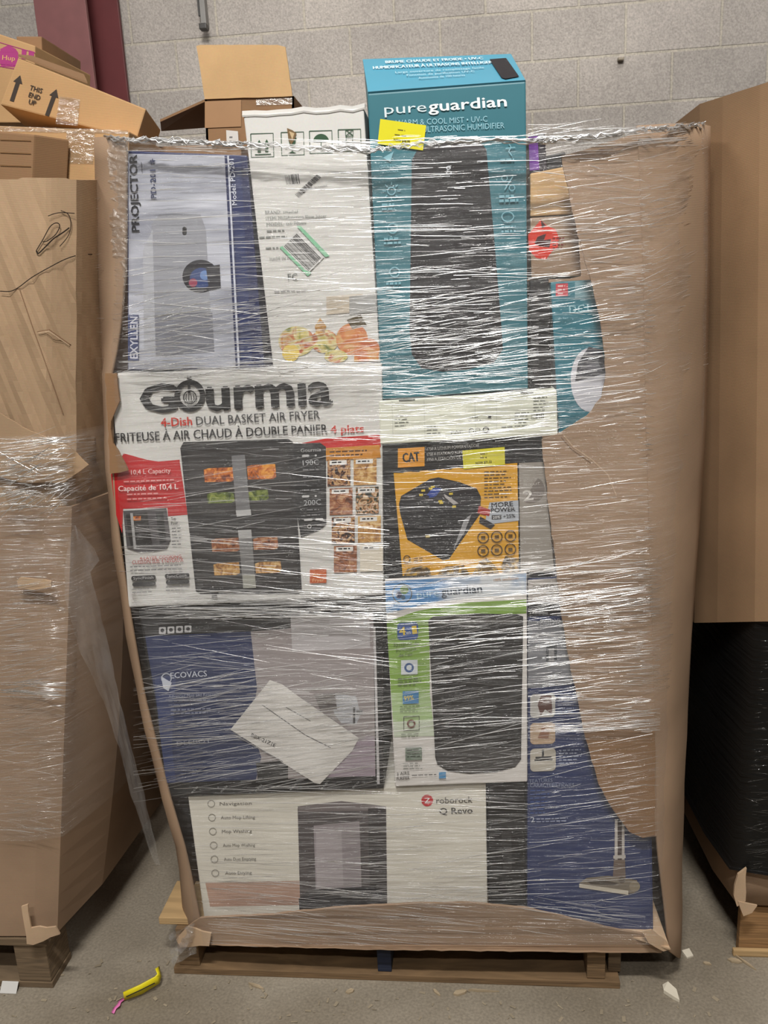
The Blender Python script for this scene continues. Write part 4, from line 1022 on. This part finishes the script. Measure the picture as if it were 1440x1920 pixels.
# ------------------------------------------------------------------ left bin
lb = thing('cardboard_bin', 'creased cardboard bin with marker lines at the left edge', 'bin', 'cardboard bulk bins on pallets')
UL = [(-120, -.05), (0, -.05), (90, -.045), (140, -.02), (200, .10), (226, .24)]
rows = []
rr = random.Random(9)
for i in range(31):
    v = i / 30; r_ = []
    for j in range(41):
        u = j / 40; x = -120 + 346 * u
        y0 = 337 - (3 if 40 < x < 130 else 0) + max(0, (x - 190) * .1); y = y0 + (965 - y0) * v
        k = x - 0.33 * (y - 340)                                  # creases lean to the left going up
        fold = 0.007 * abs(((k / 62) % 1) * 2 - 1) - .004 * abs(((k / 27 + .3) % 1) * 2 - 1)
        r_.append(P(x, y, ip(UL, x) + fold * min(1, v * 2 + .2)))
    rows.append(r_)
grid('upper_board', rows, K_LEFT, lb, thick=0.006, smooth=False)
class CurveArt(Art):
    def put(s, pts, faces, m_):
        s.e += .0001; o_ = len(s.v); s.v += [P(x, y, ip(UL, x) - .0125 + .004 - s.e) for x, y in pts]; k = s._m(m_)
        for f_ in faces: s.f.append(tuple(i + o_ for i in f_)); s.mi.append(k)
A = CurveArt(0, .0005); MK = (40, 32, 26)
def sm(pts, n=6):
    out = []
    for i in range(len(pts) - 1):
        p0 = pts[max(0, i - 1)]; p1 = pts[i]; p2 = pts[i + 1]; p3 = pts[min(len(pts) - 1, i + 2)]
        for k in range(n):
            t_ = k / n
            out.append(tuple(0.5 * (2 * p1[d] + (p2[d] - p0[d]) * t_ + (2 * p0[d] - 5 * p1[d] + 4 * p2[d] - p3[d]) * t_ ** 2 + (3 * p1[d] - p0[d] - 3 * p2[d] + p3[d]) * t_ ** 3) for d in (0, 1)))
    return out + [pts[-1]]
A.line(sm([(0, 546), (20, 546), (36, 538), (60, 520), (95, 500), (125, 485), (155, 477), (190, 478)]), 1.8, MK)
A.line(sm([(68, 470), (80, 450), (94, 425), (106, 418), (112, 424), (104, 440), (88, 452), (80, 453)]), 1.8, MK)
A.line(sm([(68, 470), (72, 475), (84, 464), (100, 448), (118, 436), (130, 427)]), 2.6, MK)
A.line(sm([(90, 405), (110, 399), (140, 400)]), 1.6, MK); A.line(sm([(114, 395), (128, 402), (133, 420), (128, 442), (112, 462)]), 1.5, MK)
A.build('marker_lines', lb)
A = CurveArt(0, .0004); A.line([(36, 540), (60, 610), (92, 700), (118, 775)], 1.6, (128, 100, 76)); A.line([(70, 622), (92, 618), (130, 645), (165, 672)], 1.8, (128, 100, 76)); A.line([(72, 624), (92, 621), (130, 648)], 1.0, (204, 178, 150)); A.line([(148, 700), (176, 718)], 1.6, (128, 100, 76)); A.build('crease', lb, 'worn creases in the cardboard with painted light and shade')  # worn creases; their shade and one lit edge are coloured in as thin lines
tcn = P(135, 950, -.05); bcn = P(108, 1752, -.045)
ztop, zb = tcn.z, 0.145
def lbrow(v, o=0.0, zz=None):
    z = ztop + (zb - ztop) * v
    c = tcn.lerp(bcn, v)
    bul = 0.02 * math.sin(v * math.pi)
    return [Vector((c.x - .9, .2, z)), Vector((c.x - .9, -.06 - o, z)), Vector((c.x - .25, -.065 - o, z)), Vector((c.x - .05, c.y - .012 - o, z)), Vector((c.x + o * .7, c.y - o * .7, z)),
            Vector((c.x + .035 + bul + o, .12, z)), Vector((c.x + .06 + bul + o, .5, z)), Vector((c.x + .05 + o, 1.05, z)), Vector((c.x - .05, 1.15, z)), Vector((c.x - .9, 1.15, z))]
o = grid('lower_wall', [lbrow(i / 20) for i in range(21)], K_MAIN, lb, thick=-0.006, closed=True, smooth=False)
slab('overlap_flap', [(-40, 768), (0, 775), (40, 800), (90, 822), (130, 838), (165, 872), (120, 905), (40, 905), (-40, 880)], -.066, .004, K_LEFT, lb, jag=1)
slab('torn_strip', [(32, 1088), (38, 1082), (96, 1090), (96, 1100), (60, 1106), (34, 1102)], -.086, .003, K_EDGE, lb, jag=1.5)
slab('torn_corner', [(40, 1700), (52, 1696), (58, 1740), (104, 1738), (112, 1752), (62, 1772), (50, 1770)], -.088, .004, K_EDGE, lb, jag=2)
# folded inner flap standing further back, seen as the top of the stack under the loose cartons
fmL = thing('stretch_film', 'clear crumpled stretch film around the left-hand bin with a hanging tail', 'plastic wrap')
rows = [[p for p in lbrow(v_, .014)][1:8] for v_ in [0, .02, .05, .1, .2, .3, .4, .5, .6, .7, .74]]
up = []
for k_, yy in enumerate((815, 850, 890, 930)):
    rw = rows[0]
    z = P(60, yy, -.07).z
    up.append([Vector((p.x + (.02 if i > 3 else 0), p.y - .006, z)) for i, p in enumerate(rw)])
grid('film_sheet', up + rows, FILM, fmL)
def SL(px, py, off=0.0):
    xc = 130 + (105 - 130) * (py - 950) / 800
    if px <= xc: return P(px, py, -.088 - off - (0.012 if py < 960 else 0))
    u = (px - xc)
    return P(px, py, -.084 - off + u * .0030)
ZL = [(0, 820, 190, 850, 26, -.08, .06, 30, 160, .3, .8, .5), (0, 850, 190, 960, 230, -.25, .35, 10, 90, .35, 1.1, .8), (0, 960, 130, 1085, 110, -.02, .05, 14, 110, .3, .7, .4),
      (0, 1085, 170, 1300, 240, -.15, .12, 14, 120, .3, .7, .45), (0, 1275, 130, 1310, 40, .04, .05, 30, 120, .4, 1.1, .7), (0, 1310, 130, 1540, 190, -.12, .14, 14, 130, .3, .6, .3),
      (0, 1535, 90, 1560, 16, .12, .08, 20, 80, .4, 1.0, .6), (130, 960, 240, 1500, 60, -.5, .2, 12, 70, .3, .5, .1), (0, 820, 200, 870, 60, -.1, .12, 14, 120, .35, 1.0, .8), (0, 870, 60, 950, 40, -.3, .2, 10, 50, .4, .9, .6)]
strands('film_folds', ZL, [FOLD_B, FOLD_D, FOLD_G], fmL, SL, 21, .001)
rows = []
rr = random.Random(8)
for i in range(30):
    v = i / 29; y = 985 + (1622 - 985) * v
    xl = ip([(985, 138), (1060, 120), (1130, 122), (1220, 150), (1320, 196), (1400, 222), (1480, 242), (1560, 268), (1622, 292)], y)
    xr = ip([(985, 142), (1030, 178), (1062, 192), (1066, 168), (1130, 184), (1220, 205), (1320, 226), (1400, 246), (1480, 268), (1560, 286), (1622, 302)], y)
    r_ = []
    for j in range(7):
        u = j / 6; r_.append(P(xl + (xr - xl) * u + rr.uniform(-1.5, 1.5), y, -.10 + .012 * math.sin(u * 9 + i * .6) + rr.uniform(-.003, .003)))
    rows.append(r_)
o = grid('film_tail', rows, plastic_film('film_tail', haze=0.05, gloss=0.10, bump=.8, scale=(30, 30, 8), nsc=2, rough=.3), fmL); o['label'] = 'loose tail of film hanging to the floor'

# left pallet
lp = thing('wooden_pallet', 'weathered wooden pallet corner under the left-hand bin', 'pallet', 'pallets under the bins')
pc = PZ(105, 1858, 0)
cuboid('block', (pc.x - .09, -.055, 0.018), (pc.x - .012, .04, 0.118), W_OLD, lp, .003)
cuboid('stringer', (pc.x - .16, .041, 0.018), (pc.x - .12, 1.1, 0.118), W_OLD, lp, .002)
cuboid('stringer', (pc.x - .6, .02, 0.018), (pc.x - .55, 1.1, 0.118), W_OLD, lp, .002)
cuboid('bottom_board', (pc.x - .9, -.055, 0), (pc.x - .01, .04, .017), W_OLD, lp, .002)
for i in range(6): cuboid('deck_board', (pc.x - .9, -.06 + i * .2, .119), (pc.x - (.005 if i == 0 else .08), .07 + i * .2, .139), W_OLD, lp, .002)
tag(hexa('paper_scrap', [Vector(p) for p in [(pc.x - .13, -.06, .018), (pc.x - .09, -.06, .018), (pc.x - .09, -.075, .001), (pc.x - .13, -.075, .001), (pc.x - .13, -.058, .019), (pc.x - .09, -.058, .019), (pc.x - .09, -.073, .002), (pc.x - .13, -.073, .002)]], ink((206, 204, 200), name='white_paper'), None, 0),
    'white scrap of paper against the left pallet', 'paper')

# loose cartons on the left bin
def obox(name, label, q, Y, ext, mat, bevel=.003, **k):
    t = thing(name, label, 'box')
    f = [P(x, y, Y) for x, y in q]; e = Vector(ext)
    hexa('carton', f + [p + e for p in f], mat, t, bevel)
    return t
t = obox('printed_carton', 'brown carton with pink printing in the top left corner', [(-60, 44), (66, 86), (62, 230), (-60, 230)], .80, (.02, .3, 0), K_TAN)
A = Art(.80); MG = (166, 56, 120)
A.disc(16, 104, 19, MG, ry=16); A.poly([(-4, 104), (2, 124), (30, 126), (36, 110)], MG); A.poly([(0, 92), (16, 84), (30, 92), (26, 98), (4, 98)], MG)
A.poly([(41, 92), (50, 94), (48, 112), (40, 110)], MG); A.poly([(54, 94), (64, 97), (63, 114), (53, 112)], MG); A.text('Hup', (4, 112), (28, 114), 9, (206, 160, 110), .02)
A.line([(-2, 79), (66, 99)], 1.2, MG); A.line([(-2, 124), (34, 130)], 1.4, MG); A.lines(0, 118, 30, 1, 4, 2, MG, sl=.1)
A.build('pink_printing', t, 'pink printed picture and letters')
t = obox('plain_carton', 'small plain brown carton against the red column', [(30, 68), (78, 68), (80, 130), (40, 126)], .95, (0, .25, 0), K_DARK)
# this-end-up carton (tilted, with its end panel at the right)
t = thing('tilted_carton', 'tilted brown carton marked THIS END UP on the left bin', 'box')
q = [(34, 107), (274, 204), (256, 262), (0, 196)]
f = [P(x, y, .12) for x, y in q]; e = P(302, 244, .23) - P(274, 204, .12)
hexa('carton', f + [p + e for p in f], K_TAN, t, .003)
A = Art(.12)
DK = (62, 54, 48)
def arrow(x, y0, x1, y1):
    dx, dy = x1 - x, y1 - y0; l = math.hypot(dx, dy); ux, uy = dx / l, dy / l; px_, py_ = -uy, ux
    A.poly([(x - px_ * 4, y0 - py_ * 4), (x + px_ * 4, y0 + py_ * 4), (x1 - ux * 14 + px_ * 4, y1 - uy * 14 + py_ * 4), (x1 - ux * 14 - px_ * 4, y1 - uy * 14 - py_ * 4)], DK)
    A.poly([(x1, y1), (x1 - ux * 15 + px_ * 9, y1 - uy * 15 + py_ * 9), (x1 - ux * 15 - px_ * 9, y1 - uy * 15 - py_ * 9)], DK)
arrow(22, 190, 38, 141); arrow(88, 217, 106, 167)
A.text('THIS', (55, 168), (78, 175), 9, DK, .03); A.text('END', (53, 181), (74, 188), 9, DK, .03); A.text('UP', (53, 194), (66, 198), 9, DK, .03)
A.build('printed_marks', t, 'black arrows and letters')
A = Art(.12, .0015); A.poly([(112, 180), (150, 186), (146, 236), (104, 232)], TAPE); A.build('packing_tape', t, 'strip of clear tape')
ff = [P(34, 107, .12), P(66, 116, .12), P(150, 142, .2), P(60, 112, .3)]
e2 = Vector((0, 0, .004)); tf = [P(34, 106, .118), P(164, 157, .118), P(158, 143, .24), P(60, 108, .24)]; hexa('top_flap', tf + [p + e2 for p in tf], K_DARK, t, 0)
# taped carton
t = obox('taped_carton', 'brown carton sealed with shiny clear tape lying under the tilted carton', [(-40, 234), (242, 246), (238, 345), (-40, 345)], .06, (.0, .25, 0), K_TAN)
A = Art(.06, .001); A.poly([(125, 247), (178, 249), (175, 308), (122, 306)], TAPE); A.poly([(0, 236), (240, 244), (240, 251), (0, 246)], TAPE); A.build('packing_tape', t, 'shiny clear tape')
t = obox('ribbed_carton', 'brown carton with crushed corner at the left edge under the tilted carton', [(-80, 238), (64, 252), (60, 345), (-80, 345)], -.005, P(130, 262, .05) - P(64, 252, -.005), K_DARK)
A = Art(-.005, .001); 
for i in range(3): A.line([(0, 262 + i * 24), (58, 264 + i * 24)], 1.6, (120, 88, 56))
A.build('packing_tape', t)

# ------------------------------------------------------------------ right bin
rb = thing('cardboard_bin', 'tall plain cardboard bin at the right edge, black film below', 'bin', 'cardboard bulk bins on pallets')
zr = P(1400, 1160, .1).z
CR = [(172, 1445), (700, 1440), (1160, 1434), (1610, 1386), (1700, 1374)]
def rrow(y, o=0.0, top=False):
    c = P(ip(CR, y), y, .09)
    z = c.z
    return [Vector((c.x + .8, .09 - o, z)), Vector((c.x + .3, .08 - o, z)), Vector((c.x + .06, .088 - o, z)), Vector((c.x - o, .10 - o * .6, z)), Vector((c.x - .02 - o, .22, z)), Vector((c.x - .03 - o, .5, z)), Vector((c.x - .01 - o, 1.05, z)),
            Vector((c.x + .1, 1.2, z)), Vector((c.x + .8, 1.2, z))]
# upper wall with a 45 degree corner
rows = []
for i in range(13):
    y = 150 + (1165 - 150) * i / 12; c = P(1452, y, .055); z = c.z
    dd = .02 if i == 0 else 0
    p0 = P(1452, y, .055); pts = [Vector((p0.x + .7, .045, z + dd)), Vector((p0.x + .2, .045, z + dd)), p0]
    for (x_, yy_) in ((1425, .085), (1385, .14), (1355, .185), (1312, .27)): pts.append(P(x_ - 10 * i / 12, y + (1452 - x_) * (.32 - .30 * i / 12), yy_))
    last = pts[-1]; pts += [Vector((last.x - .02, .55, last.z - .01)), Vector((last.x, 1.05, last.z - .01)), Vector((last.x + .12, 1.2, last.z)), Vector((p0.x + .7, 1.2, z))]
    rows.append(pts)
grid('upper_wall', rows, K_RIGHT, rb, thick=.006, closed=True, smooth=False)
rows = [rrow(y, -.012) for y in (1540, 1600, 1650, 1702)]
grid('lower_wall', rows, K_MAIN, rb, thick=.006, closed=True)
slab('torn_scrap', [(1384, 1640), (1400, 1628), (1398, 1690), (1382, 1700), (1376, 1680)], .07, .006, K_EDGE, rb, jag=2.5)
slab('torn_scrap', [(1384, 1690), (1420, 1698), (1410, 1712), (1394, 1718)], .068, .004, K_EDGE, rb, jag=2)
m, nt, N, L, b = new_mat('black_stretch_film')
tc = N.new('ShaderNodeTexCoord'); mp = N.new('ShaderNodeMapping'); mp.inputs['Scale'].default_value = (4, 3, 60); mp.inputs['Rotation'].default_value = (math.radians(14), 0, 0)
nz = N.new('ShaderNodeTexNoise'); nz.inputs['Scale'].default_value = 1.6; nz.inputs['Detail'].default_value = 6; L.new(tc.outputs['Object'], mp.inputs[0]); L.new(mp.outputs[0], nz.inputs['Vector'])
bp = N.new('ShaderNodeBump'); bp.inputs['Strength'].default_value = .5; bp.inputs['Distance'].default_value = .01; L.new(nz.outputs['Fac'], bp.inputs['Height']); L.new(bp.outputs[0], b.inputs['Normal'])
b.inputs['Base Color'].default_value = (.006, .006, .006, 1); b.inputs['Roughness'].default_value = .3; b.inputs['Specular IOR Level'].default_value = .35
BF = m
bw = thing('black_film', 'glossy black stretch film wrapped around the right-hand bin', 'plastic wrap')
rows = [rrow(y, .012 + (.006 if k % 2 else 0)) for k, y in enumerate((1125, 1200, 1300, 1400, 1500, 1560, 1612, 1630))]
for p in rows[-1]: 
    pass
grid('film_sheet', rows, BF, bw, closed=True)
def SR(px, py, off=0.0):
    xc = ip(CR, py)
    if px >= xc: return P(px, py, .07 - off)
    return P(px, py, .075 - off + (xc - px) * .004)
ZR = [(1405, 1200, 1440, 1640, 120, -.03, .12, 8, 60, .2, .5, .45), (1300, 1170, 1400, 1560, 40, .5, .2, 10, 40, .2, .4, .1), (1300, 1155, 1440, 1175, 10, .05, .05, 20, 120, .3, .6, .1)]
strands('film_folds', ZR, [fold_mat('black_fold_glint', .2, .3, .15, (.1, .1, .1)), fold_mat('black_fold_faint', .5, .05, .3, (.02, .02, .02))], bw, SR, 31, .002)
# what the right bin stands on
g0 = PZ(1384, 1787, 0)
rp = thing('wooden_pallet', 'brown board-sided pallet under the right-hand bin', 'pallet', 'pallets under the bins')
zt = .128
cuboid('front_board', (g0.x, g0.y, .0), (g0.x + .8, g0.y + .02, zt), wood('pallet_board', (168, 128, 84)), rp, .003)
cuboid('side_board', (g0.x + .012, g0.y + .021, .0), (g0.x + .04, .12, zt), W_PAL, rp, .003)
cuboid('deck_board', (g0.x + .008, g0.y + .005, zt + .001), (g0.x + .8, 1.1, zt + .012), W_PAL, rp, .002)
cuboid('bottom_board', (g0.x - .015, g0.y - .012, 0), (g0.x + .8, g0.y - .001, .018), W_PALE, rp, .003)

# ------------------------------------------------------------------ litter on the floor
def flake(name, label, cat, pts, mat, h=.003, seed=1, group=None):
    rnd = random.Random(seed)
    b_ = [PZ(x, y, 0.0006) for x, y in pts]; n = len(b_)
    tp = [p + Vector((0, 0, h * rnd.uniform(.6, 1.6))) for p in b_]
    fs = [tuple(range(n))[::-1], tuple(range(n, 2 * n))] + [(i, (i + 1) % n, (i + 1) % n + n, i + n) for i in range(n)]
    return tag(mesh(name, b_ + tp, fs, mat), label, cat, group)
PP = ink((214, 206, 188), .7, .2, .1, 'torn_paper'); CH = wood('wood_chip', (178, 160, 132), .8)
flake('paper_scrap', 'torn off-white paper scrap on the floor at the lower right', 'paper', [(1242, 1850), (1252, 1848), (1268, 1862), (1274, 1880), (1262, 1874), (1244, 1862)], PP, .008, 1, 'paper scraps on the floor')
flake('paper_scrap', 'small white scrap on the floor just right of the bin corner', 'paper', [(1278, 1788), (1292, 1784), (1300, 1794), (1288, 1798)], PP, .006, 2, 'paper scraps on the floor')
chips = [((1374, 1790), (1418, 1820), 3, 'long thin splinter lying near the right-hand pallet'), ((1364, 1800), (1392, 1806), 7, 'broad flat wood chip near the right-hand pallet'),
         ((466, 1846), (495, 1855), 4, 'pale splinter on the floor left of the blue stringer'), ((648, 1862), (664, 1858), 7, 'rounded wood chip on the floor below the blue stringer'),
         ((812, 1856), (826, 1868), 5, 'short slanted chip right of the blue stringer'), ((850, 1866), (876, 1860), 8, 'widest wood chip in front of the main pallet'),
         ((878, 1858), (936, 1860), 3, 'long level splinter in front of the main pallet'), ((1318, 1806), (1334, 1810), 4, 'small chip in the gap right of the main bin')]
for i, (a, b_, w_, lab) in enumerate(chips):
    dx, dy = b_[0] - a[0], b_[1] - a[1]; l = math.hypot(dx, dy); nx, ny = -dy / l * w_ / 2, dx / l * w_ / 2
    flake('wood_chip', lab, 'wood chip', [a, (a[0] + dx * .3 + nx, a[1] + dy * .3 + ny), (a[0] + dx * .8 + nx, a[1] + dy * .8 + ny * .7), b_, (a[0] + dx * .7 - nx, a[1] + dy * .7 - ny), (a[0] + dx * .2 - nx * .8, a[1] + dy * .2 - ny)], CH, .004, i, 'wood chips on the floor')
rnd = random.Random(77)
vs = []; fs = []
for _ in range(420):
    x = rnd.uniform(-1.2, 1.2); y = rnd.uniform(-.5, .05)
    if -.72 < x < .33 and y > -.02: y -= .1
    a = rnd.uniform(0, 6.28); l = rnd.uniform(.002, .008); w_ = l * rnd.uniform(.2, .6); k = len(vs)
    for u, v in ((-1, -1), (1, -1), (1, 1), (-1, 1)):
        vs.append(Vector((x + math.cos(a) * u * l - math.sin(a) * v * w_, y + math.sin(a) * u * l + math.cos(a) * v * w_, rnd.uniform(.0008, .003))))
    fs.append((k, k + 1, k + 2, k + 3))
o = mesh('floor_litter', vs, fs, ink((150, 138, 118), .8, .2, .3, 'sawdust')); tag(o, 'fine sawdust and grit scattered on the concrete floor', 'dust'); o['kind'] = 'stuff'
# yellow strapping piece with a pink ribbon
ys = thing('plastic_strap', 'yellow plastic strap piece with a pink ribbon on the floor', 'strap')
YL = ink((230, 214, 30), .4, .5, .06, 'yellow_plastic'); PK = ink((226, 120, 180), .4, .4, .06, 'pink_ribbon')
pts = [((231, 1862), (233, 1876)), ((262, 1848), (266, 1864)), ((292, 1832), (299, 1844)), ((297, 1826), (303, 1830)), ((293, 1815), (299, 1811))]
rows = [[PZ(a_[0], a_[1], .030 + .004 * k), PZ((a_[0] + b_[0]) / 2, (a_[1] + b_[1]) / 2, .018 + .004 * k), PZ(b_[0], b_[1], .004 + .006 * k)] for k, (a_, b_) in enumerate(pts)]
grid('strap', rows, YL, ys, thick=.003)
rows = [[PZ(x, y, z), PZ(x + .6, y + 2.2, z)] for x, y, z in ((236, 1868, .0235), (262, 1856, .026), (290, 1842, .03))]
grid('printed_line', rows, ink(BK), ys)
rows = [[PZ(x, y, z), PZ(x + 5, y + 2, z + .002)] for x, y, z in ((230, 1872, .004), (222, 1878, .003), (220, 1884, .008), (213, 1890, .003), (209, 1899, .002))]
grid('ribbon', rows, PK, ys, thick=.0012)
